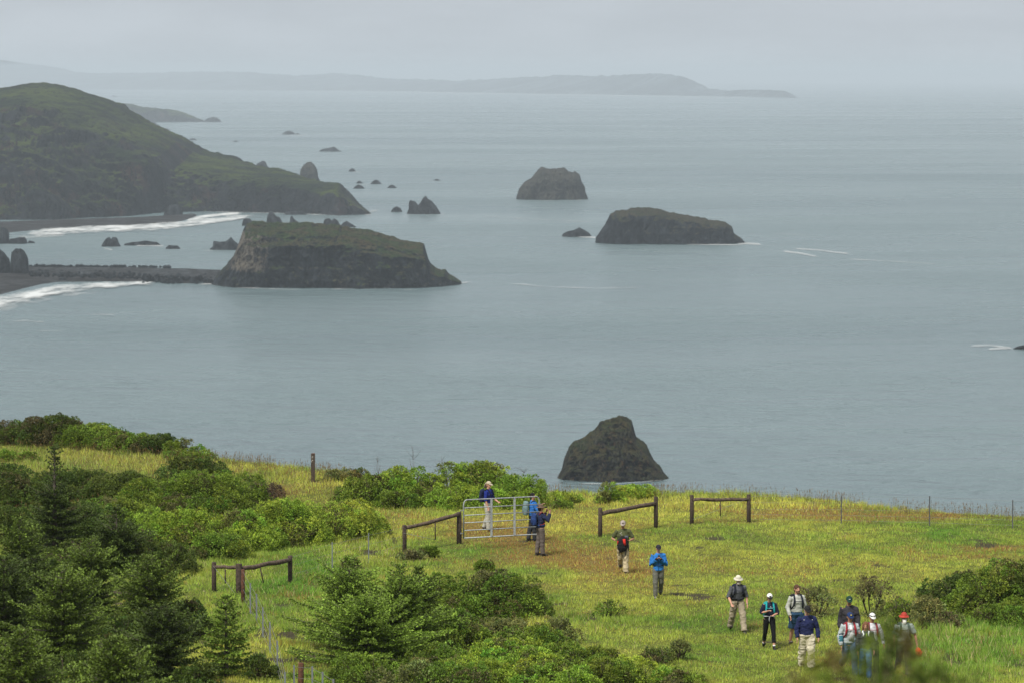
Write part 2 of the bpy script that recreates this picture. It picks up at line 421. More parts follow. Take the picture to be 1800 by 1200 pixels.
# far coast, some 20 km off, and the low island in front of it
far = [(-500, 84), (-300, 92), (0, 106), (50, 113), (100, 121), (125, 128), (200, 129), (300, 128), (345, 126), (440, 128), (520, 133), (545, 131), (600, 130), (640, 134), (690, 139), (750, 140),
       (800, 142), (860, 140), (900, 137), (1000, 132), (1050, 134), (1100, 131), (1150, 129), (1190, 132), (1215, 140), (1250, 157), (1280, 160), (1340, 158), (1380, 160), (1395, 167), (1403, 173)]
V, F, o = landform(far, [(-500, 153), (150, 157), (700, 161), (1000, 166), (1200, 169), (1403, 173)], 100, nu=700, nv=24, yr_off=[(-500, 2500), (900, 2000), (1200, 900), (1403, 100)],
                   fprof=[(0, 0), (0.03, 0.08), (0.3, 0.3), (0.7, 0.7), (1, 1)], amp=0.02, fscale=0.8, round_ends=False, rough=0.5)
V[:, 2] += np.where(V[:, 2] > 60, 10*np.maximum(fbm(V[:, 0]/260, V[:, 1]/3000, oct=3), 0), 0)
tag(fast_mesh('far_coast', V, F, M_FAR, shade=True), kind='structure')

# the headland on the left
ridge = [(-420, 215), (-250, 190), (-100, 168), (0, 156), (40, 149), (75, 147), (105, 150), (140, 163), (170, 171), (200, 186), (240, 212), (290, 236), (320, 256), (350, 272), (400, 283), (450, 296),
         (500, 303), (540, 315), (570, 320), (595, 323), (606, 334), (618, 346), (632, 360), (653, 377)]
V, F, o = landform(ridge, [(-420, 398), (0, 391), (200, 384), (310, 378), (340, 372), (400, 371), (520, 374), (600, 378), (653, 377)], 100, nu=560, nv=170,
                   yr_off=[(-420, 900), (0, 700), (150, 560), (260, 400), (330, 300), (450, 190), (590, 80), (653, 12)],
                   fprof=[(0, 0), (0.03, 0.10), (0.22, 0.36), (0.34, 0.47), (0.5, 0.62), (0.8, 0.9), (1, 1)],
                   fprof2=[(0, 0), (0.07, 0.42), (0.16, 0.72), (0.4, 0.88), (1, 1)], blend=[(60, 0), (250, 0.4), (420, 1), (653, 1)],
                   amp=0.105, fscale=2.4, seed=4.0, round_ends=False, rough=0.4, keep=0.94, jag=0.5)
# a rocky spur that runs down to the cove from the hill's shoulder
sx, sy = at_z(305, 379)[:2]
tag(fast_mesh('headland', V, F, M_HILL, shade=True), kind='structure')
rock('dark rock at the foot of the headland at the end of the cove beach', [(286, 381), (292, 368), (299, 361), (313, 359), (318, 366), (322, 381)], 381, 16, nu=50, nv=40)

rock('long low turf topped island far behind the tall headland', [(203, 216), (207, 183), (225, 182), (250, 188), (300, 193), (315, 196), (330, 201), (345, 208), (358, 212)], 215, 160, M_HILL, name='island', cat='island', nu=120, nv=50)
rock('jagged rock off the tip of the far low island', [(356, 214), (366, 208), (375, 206), (383, 208), (390, 215)], 215, 40, nu=50, nv=30)

# the big turf topped rock joined to the beach
gr = [(372, 498), (385, 480), (400, 465), (412, 450), (421, 432), (428, 410), (437, 394), (450, 390), (480, 391), (540, 392), (600, 397), (660, 408), (700, 420), (735, 427), (746, 429), (749, 437), (751, 444), (755, 460),
      (768, 471), (776, 475), (783, 474), (790, 481), (800, 488), (812, 496)]
rock('big flat topped rock with sloping green turf, joined to the beach by the stony spit', gr, 507, 105, M_TURF, name='rock_island', cat='island', nu=330, nv=170,
     fprof=[(0, 0), (0.03, 0.12), (0.08, 0.30), (0.14, 0.50), (0.17, 0.62), (0.5, 0.84), (1, 1)], amp=0.085, fscale=4.5, seed=2.0, rough=0.18, pale=(385, 500))
rock('long dark flat topped rock island breaking the swell, right of the small low rock',
     [(1046, 419), (1054, 408), (1062, 396), (1073, 376), (1080, 371), (1103, 369), (1107, 366), (1120, 365), (1150, 367), (1170, 372), (1210, 379), (1245, 385), (1275, 389), (1288, 398), (1290, 409), (1303, 419), (1313, 431)],
     430, 60, M_TURF2, name='rock_island', cat='island', nu=230, nv=110, fprof=[(0, 0), (0.03, 0.2), (0.10, 0.55), (0.22, 0.80), (0.5, 0.92), (1, 1)], amp=0.07, fscale=5, seed=8.0, rough=0.15)
rock('low pointed dark rock just left of the long flat topped island', [(988, 412), (997, 407), (1008, 405), (1018, 400), (1028, 405), (1035, 409), (1040, 415)], 417, 18, nu=60, nv=40)
rock('pale lumpy rounded rock island, the farthest of the big offshore rocks',
     [(907, 348), (912, 333), (922, 320), (935, 312), (945, 300), (955, 294), (965, 295), (973, 298), (990, 294), (998, 300), (1005, 304), (1012, 302), (1020, 308), (1023, 320), (1028, 328), (1029, 338), (1034, 350)],
     352, 58, M_GUANO, name='rock_island', cat='island', nu=150, nv=100, fprof=[(0, 0), (0.04, 0.15), (0.2, 0.55), (0.4, 0.85), (1, 1)], amp=0.09, fscale=4, seed=5.0)
rock('tall peaked brown rock standing in the sea just beyond the grassy bluff',
     [(979, 840), (987, 825), (992, 805), (1000, 785), (1008, 775), (1022, 769), (1040, 757), (1055, 742), (1068, 736), (1088, 730), (1102, 732), (1110, 738), (1114, 752), (1118, 767), (1130, 773), (1137, 782), (1145, 800),
      (1152, 812), (1160, 818), (1168, 830), (1176, 840)],
     846, 27, M_LICHEN, name='sea_stack', cat='rock', nu=220, nv=150, fprof=[(0, 0), (0.05, 0.12), (0.2, 0.30), (0.34, 0.46), (0.5, 0.70), (0.75, 0.9), (1, 1)], amp=0.11, fscale=4.5, seed=1.0, rough=0.2)
rock('dark wave washed rock at the right edge of the photo', [(1780, 613), (1790, 608), (1800, 606), (1815, 600), (1830, 606), (1850, 614)], 614, 10, nu=50, nv=30)
# stacks and small rocks
rock('twin peaked jagged rock off the tip of the headland', [(715, 376), (719, 366), (719, 355), (722, 352), (730, 355), (735, 362), (740, 355), (745, 346), (748, 344), (752, 350), (760, 355), (767, 363), (775, 376)], 377, 28, nu=90, nv=60, amp=0.1)
rock('small rounded rock just left of the twin peaked jagged rock', [(687, 372), (691, 366), (697, 363), (704, 366), (707, 372)], 373, 10, nu=40, nv=30)
rock('tall rounded pale brown stack rising behind the headland ridge', [(526, 318), (528, 300), (534, 290), (540, 285), (547, 284), (553, 290), (557, 298), (559, 312), (563, 320)], 320, 36, M_GUANO, name='sea_stack', nu=70, nv=50, fprof=[(0, 0), (0.05, 0.4), (0.3, 0.8), (1, 1)])
rock('notched rock top showing just above the headland ridge', [(444, 300), (452, 288), (458, 285), (461, 283), (466, 284), (470, 292), (478, 300)], 301, 30, nu=50, nv=30)
rock('three toothed low rock far out in the open sea', [(560, 266), (568, 262), (575, 261), (582, 260), (587, 258), (592, 262), (601, 267)], 267, 30, nu=50, nv=30)
rock('small domed rock with a low ledge, farthest of the mid bay rocks', [(495, 236), (501, 232), (508, 230), (514, 232), (519, 236), (523, 234), (528, 237)], 237, 40, nu=50, nv=26)
rock('tiny flat rock between the headland slope and the domed far rock', [(408, 250), (414, 247), (420, 250)], 250, 20, nu=24, nv=16)
rock('tiny two humped rock just off the upper headland slope', [(332, 246), (338, 243), (342, 244), (347, 247)], 247, 20, nu=24, nv=16)
rock('faint low rock far out near the hazy coast', [(194, 171), (200, 168), (208, 171)], 171, 60, nu=24, nv=16)
rock('broken ledge at the back foot of the headland slope', [(254, 216), (262, 213), (272, 216), (284, 224), (292, 226), (302, 231)], 230, 60, nu=50, nv=26)
BAYG = 'small rocks in the bay beyond the headland tip'
for lab, c, b, w, hh in (('small pointed rock with a foam streak, topmost of the little bay rocks', 619, 302, 14, 6), ('low rock behind the nearer dome of the bay rock pair', 632, 323, 13, 5),
                         ('wide low dome, nearest of the little bay rocks', 631, 332, 22, 7), ('flat two humped rock right of the bay rock pair', 661, 324, 21, 8),
                         ('low smooth rock, rightmost of the little bay rock cluster', 689, 331, 18, 6), ('half sunken rock alone with a thin foam line beyond the twin peaked rock', 768, 318, 14, 3)):
    rock(lab, [(c-w/2, b), (c-w*.25, b-hh*.7), (c-w*.05, b-hh), (c+w*.2, b-hh*.8), (c+w*.5, b)], b, w*0.35, group=BAYG, nu=34, nv=24)
# rocks between the headland and the big turf rock
rock('squat rock left of the leaning rock, behind the big turf rock', [(425, 396), (427, 387), (431, 384), (440, 385), (444, 390), (446, 397)], 397, 9, nu=40, nv=30)
rock('leaning dark rock with a sloping tail, behind the big turf rock', [(468, 393), (470, 380), (474, 373), (479, 372), (485, 380), (492, 383), (498, 393)], 394, 13, nu=50, nv=40)
rock('thin finger of rock with a low tail, behind the big turf rock', [(509, 391), (511, 380), (514, 380), (517, 385), (525, 391)], 392, 8, nu=36, nv=26)
rock('broad double humped rock showing over the turf rock', [(567, 396), (571, 385), (579, 384), (583, 388), (588, 384), (594, 388), (598, 397)], 398, 13, nu=50, nv=36)
rock('low tapering rock right of the double humped rock', [(598, 398), (603, 392), (610, 389), (617, 393), (627, 400)], 400, 10, nu=40, nv=30)
rock('flat dark ledge in the surf at the foot of the headland cliff', [(498, 377), (506, 372), (520, 371), (532, 372), (541, 377)], 378, 14, nu=44, nv=26)
rock('jagged low rock left of the big turf rock', [(368, 438), (374, 434), (375, 424), (385, 425), (397, 425), (402, 421), (406, 417), (411, 423), (420, 430), (428, 440)], 440, 16, nu=60, nv=40)
rock('cloven dark rock alone in the cove water', [(178, 433), (183, 424), (188, 418), (193, 417), (195, 421), (198, 417), (205, 418), (208, 426), (213, 434)], 434, 14, nu=60, nv=44, amp=0.1)
rock('long flat reef with surf along its foot, between two cove rocks', [(218, 429), (232, 426), (245, 425), (255, 423), (268, 425), (276, 426), (284, 432)], 432, 12, nu=60, nv=30)
rock('low rounded rock at the right end of the reef', [(291, 436), (297, 431), (304, 432), (312, 432), (318, 438)], 438, 8, nu=40, nv=26)
rock('blocky dark rock at the left edge of the cove', [(-30, 429), (-25, 400), (8, 400), (14, 403), (15, 425), (18, 429)], 429, 20, nu=50, nv=40)
rock('rounded boulder rock beside the blocky cove rock', [(14, 429), (18, 420), (28, 419), (33, 417), (43, 417), (47, 422), (48, 429)], 429, 12, nu=50, nv=34)
rock('small rock right of the rounded cove boulder', [(48, 427), (52, 423), (60, 425), (62, 428)], 428, 6, nu=26, nv=20)
rock('tall upright stack standing on the dark beach', [(18, 487), (19, 458), (20, 444), (27, 438), (36, 436), (43, 441), (49, 453), (50, 470), (51, 488)], 488, 12, name='sea_stack', nu=60, nv=60, fprof=[(0, 0), (0.08, 0.5), (0.3, 0.85), (1, 1)])
rock('dark stack at the left edge beside the tall upright stack', [(-40, 487), (-35, 450), (-15, 436), (0, 438), (8, 445), (16, 454), (19, 470), (20, 487)], 488, 14, name='sea_stack', nu=60, nv=60, fprof=[(0, 0), (0.08, 0.5), (0.3, 0.85), (1, 1)])
rock('small dark rock on the beach sand by the surf', [(102, 494), (106, 488), (112, 487), (117, 491), (121, 495)], 495, 5, nu=26, nv=20)

# ------------------------------------------------------------------ beaches, spit
def strip(name, lower, upper, z0, z1, mat, nu=80, nv=12, bump=0.2, **kw):
    x0 = max(lower[0][0], upper[0][0]); x1 = min(lower[-1][0], upper[-1][0]); px = np.linspace(x0, x1, nu)
    lo = np.interp(px, [q[0] for q in lower], [q[1] for q in lower]); up = np.interp(px, [q[0] for q in upper], [q[1] for q in upper])
    V = []
    for i in range(nu):
        a = at_z(px[i], lo[i], z0); b = at_z(px[i], up[i], z1)
        for j in range(nv):
            t = j/(nv-1); q = a*(1-t)+b*t; V.append(q)
    V = np.array(V); V[:, 2] += bump*fbm(V[:, 0]/15, V[:, 1]/15, oct=3)
    e = np.zeros((nu, nv), bool); e[:, 0] = e[:, -1] = True; e[0] = e[-1] = True; V[e.ravel(), 2] -= 1.5
    return tag(fast_mesh(name, V, grid_faces(nu, nv), mat, shade=True), **kw)
M_SAND = rock_mat('dark_sand', (0.10, 0.088, 0.08), (0.12, 0.105, 0.095), 30.0)
M_GRAVEL = rock_mat('spit_gravel', (0.09, 0.088, 0.085), (0.13, 0.125, 0.12), 10.0)
strip('beach', [(-300, 470), (-100, 425), (20, 409), (60, 405), (150, 400), (250, 397), (310, 391), (345, 381)], [(-300, 395), (0, 388), (150, 383), (250, 380), (330, 376), (345, 374)], 0.3, 3.5, M_SAND, kind='structure')
strip('beach', [(-300, 600), (-50, 533), (0, 520), (40, 509), (70, 501), (100, 496), (200, 495), (300, 496), (345, 499)], [(-300, 465), (0, 468), (120, 470), (345, 478)], 0.3, 3.6, M_SAND, kind='structure')
strip('gravel_spit', [(20, 478), (200, 480), (300, 484), (392, 490)], [(20, 466), (200, 468), (300, 471), (392, 473)], 3.2, 5.4, M_GRAVEL, kind='structure', bump=0.5)
# boulders heaped along the spit: too many to count
mb = MB(); rg = random.Random(5)
def boulder(px, py, z, s):
    p = at_z(px, py, z); a, b, c = (s*rg.uniform(0.7, 1.3) for _ in range(3)); n0 = len(mb.v)
    mb.ball(p, (a, b, c*0.8), 7, 5)
    for i in range(n0, len(mb.v)): mb.v[i] = mb.v[i]+np.array([rg.gauss(0, s*0.14) for _ in range(3)])
for i in range(520):
    x = rg.uniform(52, 385); t = (x-50)/335
    boulder(x, 480+5*t+rg.uniform(-5, 4+5*t), 2.5+rg.uniform(-1, 1), rg.uniform(0.5, 1.4))
for i in range(200):
    x = rg.uniform(250, 385); boulder(x, rg.uniform(482, 497), 1.0, rg.uniform(0.8, 1.9))
for i in range(170):
    x = rg.uniform(52, 300); boulder(x, 467.5+3*(x-50)/335, 5.5, rg.choice([0.5, 0.7, 0.9, 1.3]))
mb.build('boulder_heap', M_STACK, smooth=False); tag(bpy.data.objects['boulder_heap'], 'dark boulders heaped along the stony spit', kind='stuff')

# ------------------------------------------------------------------ surf: broken foam lying on the water
m, nt, p, out = new_mat('sea_foam')
p.inputs['Base Color'].default_value = (0.5, 0.52, 0.52, 1); p.inputs['Roughness'].default_value = 0.9
a = N(nt, 'ShaderNodeAttribute', attribute_name='col')
f, raw = noise_fac(nt, 1/16.0, 9, 0.0, 1.0, (1, 0.3, 1), 0.72)
ad = N(nt, 'ShaderNodeMath', operation='ADD'); nt.links.new(raw, ad.inputs[0]); sr_ = N(nt, 'ShaderNodeSeparateColor'); nt.links.new(a.outputs['Color'], sr_.inputs[0]); nt.links.new(sr_.outputs[0], ad.inputs[1])
mr = N(nt, 'ShaderNodeMapRange'); mr.inputs[1].default_value = 1.02; mr.inputs[2].default_value = 1.30; nt.links.new(ad.outputs[0], mr.inputs[0])
tr = N(nt, 'ShaderNodeBsdfTransparent'); mx = N(nt, 'ShaderNodeMixShader')
am = N(nt, 'ShaderNodeMath', operation='MULTIPLY'); nt.links.new(mr.outputs[0], am.inputs[0]); nt.links.new(sr_.outputs[1], am.inputs[1]); nt.links.new(am.outputs[0], mx.inputs[0]); nt.links.new(tr.outputs[0], mx.inputs[1]); nt.links.new(p.outputs[0], mx.inputs[2]); nt.links.new(mx.outputs[0], out.inputs[0])
FV, FF, FC = [], [], []
def foam(line, w, dens=0.62, z=0.35):
    """line = photo points along the foam; w = its width in photo rows"""
    px = np.array([q[0] for q in line], float); py = np.array([q[1] for q in line], float)
    n = max(8, int((px[-1]-px[0])/3)); xx = np.linspace(px[0], px[-1], n); yy = np.interp(xx, px, py); nv = 11
    b0 = sum(len(v) for v in FV); V = np.zeros((n, nv, 3)); C = np.zeros((n, nv, 3))
    ww = (w if not hasattr(w, '__len__') else np.interp(xx, [q[0] for q in w], [q[1] for q in w]))*np.ones(n)
    for i in range(n):
        for j in range(nv):
            t = j/(nv-1)*2-1
            V[i, j] = at_z(xx[i], yy[i]-t*ww[i]/2, z)
            e = min(1, min(i, n-1-i)/(n*0.12)); k_ = (1-t*t)**0.5*(0.5+0.5*e) if t*t < 1 else 0; C[i, j] = (dens*k_, (1.0 if dens > 0.7 and np.max(w) > 7 else 0.45)*k_**0.5, 0)
    FV.append(V.reshape(-1, 3)); FC.append(C.reshape(-1, 3)); FF.append(grid_faces(n, nv)+b0)
foam([(-60, 548), (0, 530), (60, 517), (110, 508), (170, 502), (240, 498), (300, 498)], [(-60, 38), (60, 30), (150, 21), (240, 12), (300, 5)], 0.705, 0.8)
foam([(-60, 560), (0, 545), (60, 530), (120, 518), (200, 507)], 16, 0.58)
foam([(20, 414), (80, 408), (160, 402), (240, 400), (320, 395), (400, 384), (470, 378)], [(20, 16), (160, 21), (300, 20), (400, 16), (470, 6)], 0.72, 0.8)
foam([(25, 418), (70, 415), (120, 414)], 8, 0.7)
foam([(320, 388), (370, 379), (430, 374)], 9, 0.75)
foam([(340, 373), (420, 373), (520, 376), (600, 379)], 3, 0.7)
for l, w, d in (([(0, 567), (40, 563), (85, 566)], 7, 0.6), ([(60, 582), (120, 581)], 4, 0.6), ([(150, 553), (205, 553)], 5, 0.6), ([(0, 572), (60, 573)], 3, 0.55), ([(90, 527), (150, 527)], 4, 0.55), ([(110, 556), (125, 556)], 4, 0.5), ([(240, 604), (260, 604)], 2, 0.6),
                ([(345, 500), (372, 499), (420, 505), (470, 507)], 5, 0.75), ([(560, 508), (620, 507), (700, 509), (745, 510)], 4, 0.6), ([(760, 503), (800, 499), (830, 495)], 4, 0.75), ([(500, 511), (600, 512)], 3, 0.45),
                ([(870, 497), (920, 500), (960, 504), (1050, 507), (1150, 505)], 2.5, 0.68), ([(820, 377), (880, 382), (940, 386), (1060, 391)], 2.4, 0.66), ([(860, 413), (930, 417)], 2.2, 0.5),
                ([(1012, 416), (1040, 417), (1052, 419)], 5, 0.85), ([(1060, 423), (1110, 425), (1140, 428)], 3, 0.85), ([(1168, 425), (1180, 423), (1195, 427)], 8, 0.8), ([(1200, 429), (1250, 430), (1310, 431)], 3.4, 0.85), ([(1295, 429), (1315, 428), (1340, 430)], 5, 0.9), ([(1205, 434), (1250, 436)], 2.5, 0.6),
                ([(1280, 407), (1350, 409), (1430, 415)], 2, 0.6), ([(1372, 441), (1405, 445), (1440, 452)], 4.5, 0.8), ([(1390, 437), (1440, 440), (1500, 447)], 4, 0.75), ([(1480, 455), (1560, 459), (1660, 465)], 2.2, 0.7), ([(1440, 434), (1500, 436)], 2, 0.5), ([(1585, 441), (1605, 442)], 2.4, 0.6),
                ([(1700, 608), (1740, 606), (1760, 609), (1785, 612)], 6, 0.72), ([(1735, 613), (1780, 611)], 4, 0.9), ([(200, 440), (180, 436)][::-1], 4, 0.7), ([(182, 435), (212, 434)], 3, 0.7), ([(236, 432), (262, 431), (292, 433)], 6, 0.8), ([(300, 439), (325, 437)], 3, 0.6),
                ([(430, 438), (350, 441)][::-1], 2.5, 0.6), ([(100, 447), (120, 446)], 4, 0.5), ([(220, 442), (260, 445)], 4, 0.5), ([(0, 431), (20, 430)], 3, 0.6),
                ([(1013, 352), (1035, 349)], 3, 0.75), ([(645, 374), (665, 369)], 5, 0.7), ([(640, 378), (656, 377)], 3, 0.7), ([(765, 379), (784, 377)], 3, 0.7), ([(820, 380), (848, 379)], 3, 0.6), ([(800, 372), (840, 378)], 2, 0.5), ([(700, 378), (775, 378)], 2, 0.6), ([(745, 319), (780, 318)], 2, 0.6), ([(620, 303), (638, 302)], 1.6, 0.7), ([(628, 325), (655, 325)], 1.6, 0.7),
                ([(500, 239), (540, 238)], 1.6, 0.75), ([(255, 211), (290, 213)], 2, 0.8), ([(310, 216), (380, 217)], 1.6, 0.6), ([(1010, 849), (1080, 849), (1130, 846), (1176, 841)], 3.5, 0.66), ([(378, 501), (440, 507), (520, 509), (640, 508), (760, 503)], 2.5, 0.66), ([(908, 351), (960, 353), (1030, 351)], 1.8, 0.6), ([(178, 435), (214, 435)], 2, 0.6),
                ([(150, 158), (400, 158), (700, 162), (1000, 167), (1200, 170), (1400, 174)], 1.6, 0.9), ([(200, 162), (330, 160), (520, 161)], 1.4, 0.62), ([(530, 174), (600, 182), (720, 194)], 1.5, 0.45)):
    foam(l, w, d)
tag(fast_mesh('surf', np.concatenate(FV), np.concatenate(FF), m, col=np.concatenate(FC)), 'white surf and foam streaks on the sea', kind='stuff')
# ------------------------------------------------------------------ grassy bluff
# dry, rust-brown and short-grazed patches, then painted dimness on the left, given in photo positions: (px, py, half width px, half height px, strength)
RUST = [(860, 925, 190, 26, .45), (1550, 903, 260, 12, .5), (1250, 1000, 260, 14, .2), (1650, 985, 160, 14, .3), (1000, 985, 170, 20, .8), (1130, 1030, 80, 16, .6), (880, 940, 110, 14, .7), (985, 965, 110, 20, .8), (1050, 990, 90, 16, .5), (900, 960, 80, 12, .5), (470, 862, 42, 13, 1.2), (1560, 910, 230, 7, .9), (1400, 905, 100, 6, .5), (1250, 918, 110, 8, .35), (1740, 965, 90, 7, .8), (1600, 968, 60, 8, .45),
        (1110, 1010, 60, 10, .5), (1180, 1035, 50, 8, .35), (740, 920, 90, 12, .5), (700, 905, 60, 10, .5), (1300, 975, 90, 8, .3), (520, 1055, 60, 12, .3), (1290, 1130, 80, 8, .2), (1100, 935, 90, 12, .3), (490, 1000, 20, 8, .5), (405, 1030, 14, 7, .6), (470, 1120, 25, 12, .5), (1150, 1010, 40, 8, .4), (560, 835, 40, 6, .3), (1480, 1165, 90, 12, .35), (1590, 1190, 60, 8, .6)]
YEL = [(1100, 885, 200, 16, .8), (1250, 885, 260, 14, .9), (1000, 920, 190, 22, .9), (800, 915, 130, 25, .6), (1500, 895, 200, 12, .5), (1000, 1000, 250, 30, .5), (1250, 960, 240, 40, .4), (620, 850, 110, 12, .7), (600, 870, 60, 12, .6), (1250, 1040, 200, 40, .35), (650, 975, 80, 25, .5)]
GRN = [(1150, 935, 110, 10, .7), (760, 970, 120, 16, .8), (900, 1010, 120, 20, .6), (1300, 950, 300, 12, .45), (500, 1030, 110, 40, .8), (300, 985, 110, 40, .6), (1240, 1100, 90, 40, .5), (1700, 1140, 160, 50, .9), (340, 960, 90, 15, .6), (560, 1000, 60, 20, .5), (1650, 935, 60, 10, .5), (1220, 925, 60, 6, .6), (960, 1060, 80, 20, .6)]
LEFT_SHADE = [(150, 830, 260, 40, .5), (60, 980, 200, 80, .5)]  # dimmer light over the left meadow, painted in as darker grass
def _mask(lst, x, y):
    """x, y in metres -> summed soft ellipses"""
    d = np.maximum(y, 20); px = 900+x/d*FPX; ppy = HOR+16.0/d*FPX
    r = np.zeros_like(x)
    for a, b, c, e, s in lst:
        r = r + s*np.exp(-(((px-a)/c)**2+((ppy-b)/e)**2)*1.1)
    return r
def ground_cols(x, y, j=None):
    n1 = fbm(x/2.6, y/3.4, oct=4); n2 = fbm(x/0.7+9, y/0.9, oct=3); n3 = fbm(x/1.3+40, y/1.6+7, oct=4)
    ye = np.clip(0.50+_mask(YEL, x, y)*0.5-_mask(GRN, x, y)*0.55+n1*0.55+n2*0.25, 0, 1)
    ru = np.clip(_mask(RUST, x, y)*1.05+n3*0.8-0.12+n2*0.2, 0, 1)
    so = smooth(0.31, 0.42, fbm(x/0.8+77, y/1.1+3, oct=3)+0.25*fbm(x/5, y/5+50, oct=2)-0.08)*smooth(136, 131, y)
    g = np.array([0.16, 0.31, 0.04]); yv = np.array([0.56, 0.56, 0.10]); rv = np.array([0.36, 0.22, 0.07]); sv_ = np.array([0.06, 0.05, 0.032])
    c = g*(1-ye)[:, None]+yv*ye[:, None]
    dl = np.clip(_mask(LEFT_SHADE, x, y), 0, 1)*0.55
    c = c*(1-dl)[:, None]+np.array([0.22, 0.215, 0.07])*dl[:, None]
    cl = 1+0.34*fbm(x/0.30+5, y/0.42, oct=3)+0.16*fbm(x/1.8, y/2.4+9, oct=2)
    c = c*cl[:, None]
    return c, ru, rv, so, sv_
def axis(a, b, segs):
    out = []
    for lo, hi, st in segs: out += list(np.arange(lo, hi, st))
    return np.array(out+[b])
gx = axis(-160, 160, [(-160, -34, 6), (-34, 34, 0.28), (34, 160, 6)])
gy = axis(-40, 520, [(-40, 90, 5), (90, 176, 0.28), (176, 230, 3), (230, 520, 15)])
X, Y = np.meshgrid(gx, gy, indexing='ij'); xf, yf = X.ravel(), Y.ravel()
Z = np.maximum(hz(xf, yf), -2.0)
c, ru, rv, so, sv_ = ground_cols(xf, yf)
bare = 0.45+0.33*smooth(0, 4, np.abs(xf)-(np.maximum(yf, 0)/FPX*936+1.5))
c = c*bare[:, None]*(1-ru*0.8)[:, None]+rv*(ru*0.8*0.7)[:, None]; c = c*(1-so)[:, None]+sv_*so[:, None]
m, nt, p, out = new_mat('turf')
a = N(nt, 'ShaderNodeAttribute', attribute_name='col'); f, raw = noise_fac(nt, 9.0, 6, 0.3, 0.7)
nt.links.new(mixc(nt, f, (0.03, 0.028, 0.012), a.outputs['Color']), p.inputs['Base Color']); p.inputs['Roughness'].default_value = 1.0; p.inputs['Specular IOR Level'].default_value = 0.1
b = N(nt, 'ShaderNodeBump'); b.inputs['Strength'].default_value = 1.0; b.inputs['Distance'].default_value = 0.06; nt.links.new(raw, b.inputs['Height']); nt.links.new(b.outputs[0], p.inputs['Normal'])
g = fast_mesh('ground', np.stack([xf, yf, Z], 1), grid_faces(len(gx), len(gy)), m, col=c, shade=True); tag(g, kind='structure')

# grass: single blades, gathered in tufts
LONG = [(150, 810, 330, 35, 1.0), (560, 840, 170, 22, .8), (620, 985, 90, 40, .7), (300, 980, 120, 45, 1.0), (1700, 1150, 190, 60, 1.3), (1500, 893, 400, 9, .9), (1250, 872, 300, 7, .8), (700, 900, 120, 15, .5), (480, 1060, 120, 60, .5), (450, 1150, 60, 60, .7), (1000, 875, 120, 10, .6), (960, 1100, 160, 30, .7), (640, 945, 80, 20, .8), (1620, 1085, 70, 40, .9)]
def blades(n, x0, x1, y0, y1, keep=None, hmul=1.0, wid=0.009):
    y = RNG.uniform(y0, y1, n); hw = y/FPX*900*1.04+2.5
    x = RNG.uniform(-1, 1, n)*hw
    dens = 0.5+0.9*fbm(x/0.45+3, y/0.45, oct=2); k = RNG.random(n) < np.clip(dens+0.25, 0.12, 1)
    x, y = x[k], y[k]
    E = np.interp(x, _ex, _ey); k = y < E+2.5; x, y = x[k], y[k]
    lg = np.clip(_mask(LONG, x, y), 0, 1.3)
    c, ru, rv, so, _ = ground_cols(x, y)
    k = RNG.random(len(x)) > so*0.93; x, y, lg, c, ru = x[k], y[k], lg[k], c[k], ru[k]
    n = len(x); cn = np.clip(0.5+1.3*fbm(x/0.35+15, y/0.45, oct=2), 0.05, 1.6)
    h = ((0.03+0.07*cn)*(0.6+0.8*RNG.random(n))+lg*0.13*(0.3+cn)*(0.5+0.8*RNG.random(n)))*hmul
    isr = RNG.random(n) < ru*0.75
    br = RNG.normal(1, 0.2, n).clip(0.5, 1.6)
    c = np.where(isr[:, None], rv[None, :]*1.0, c)*br[:, None]
    dry = (RNG.random(n) < 0.05+0.10*np.clip(lg, 0, 1)); c = np.where(dry[:, None], np.array([0.42, 0.37, 0.18])*br[:, None], c)
    c[:, 0] *= RNG.normal(1, 0.08, n); z = hz(x, y)
    a = RNG.uniform(0, 2*np.pi, n); w = wid*(0.7+0.8*RNG.random(n))*(1+0.3*lg)
    ln = RNG.normal(0, 0.35, (n, 2))*h[:, None]
    B1 = np.stack([x-np.cos(a)*w, y-np.sin(a)*w, z-0.01], 1); B2 = np.stack([x+np.cos(a)*w, y+np.sin(a)*w, z-0.01], 1)
    T = np.stack([x+ln[:, 0], y+ln[:, 1], z+h], 1)
    return np.stack([B1, B2, T], 1).reshape(-1, 3), np.repeat(c, 3, axis=0)
v1, c1 = blades(820000, 0, 0, 92, 140); v2, c2 = blades(330000, 0, 0, 140, 170)
M_GRASS = leafy('grass_blades', 0.35)
V = np.concatenate([v1, v2]); Cc = np.concatenate([c1, c2])
tag(fast_mesh('grass', V, np.arange(len(V)).reshape(-1, 3), M_GRASS, col=Cc), 'green, yellow and rust coloured grass covering the bluff', kind='stuff')
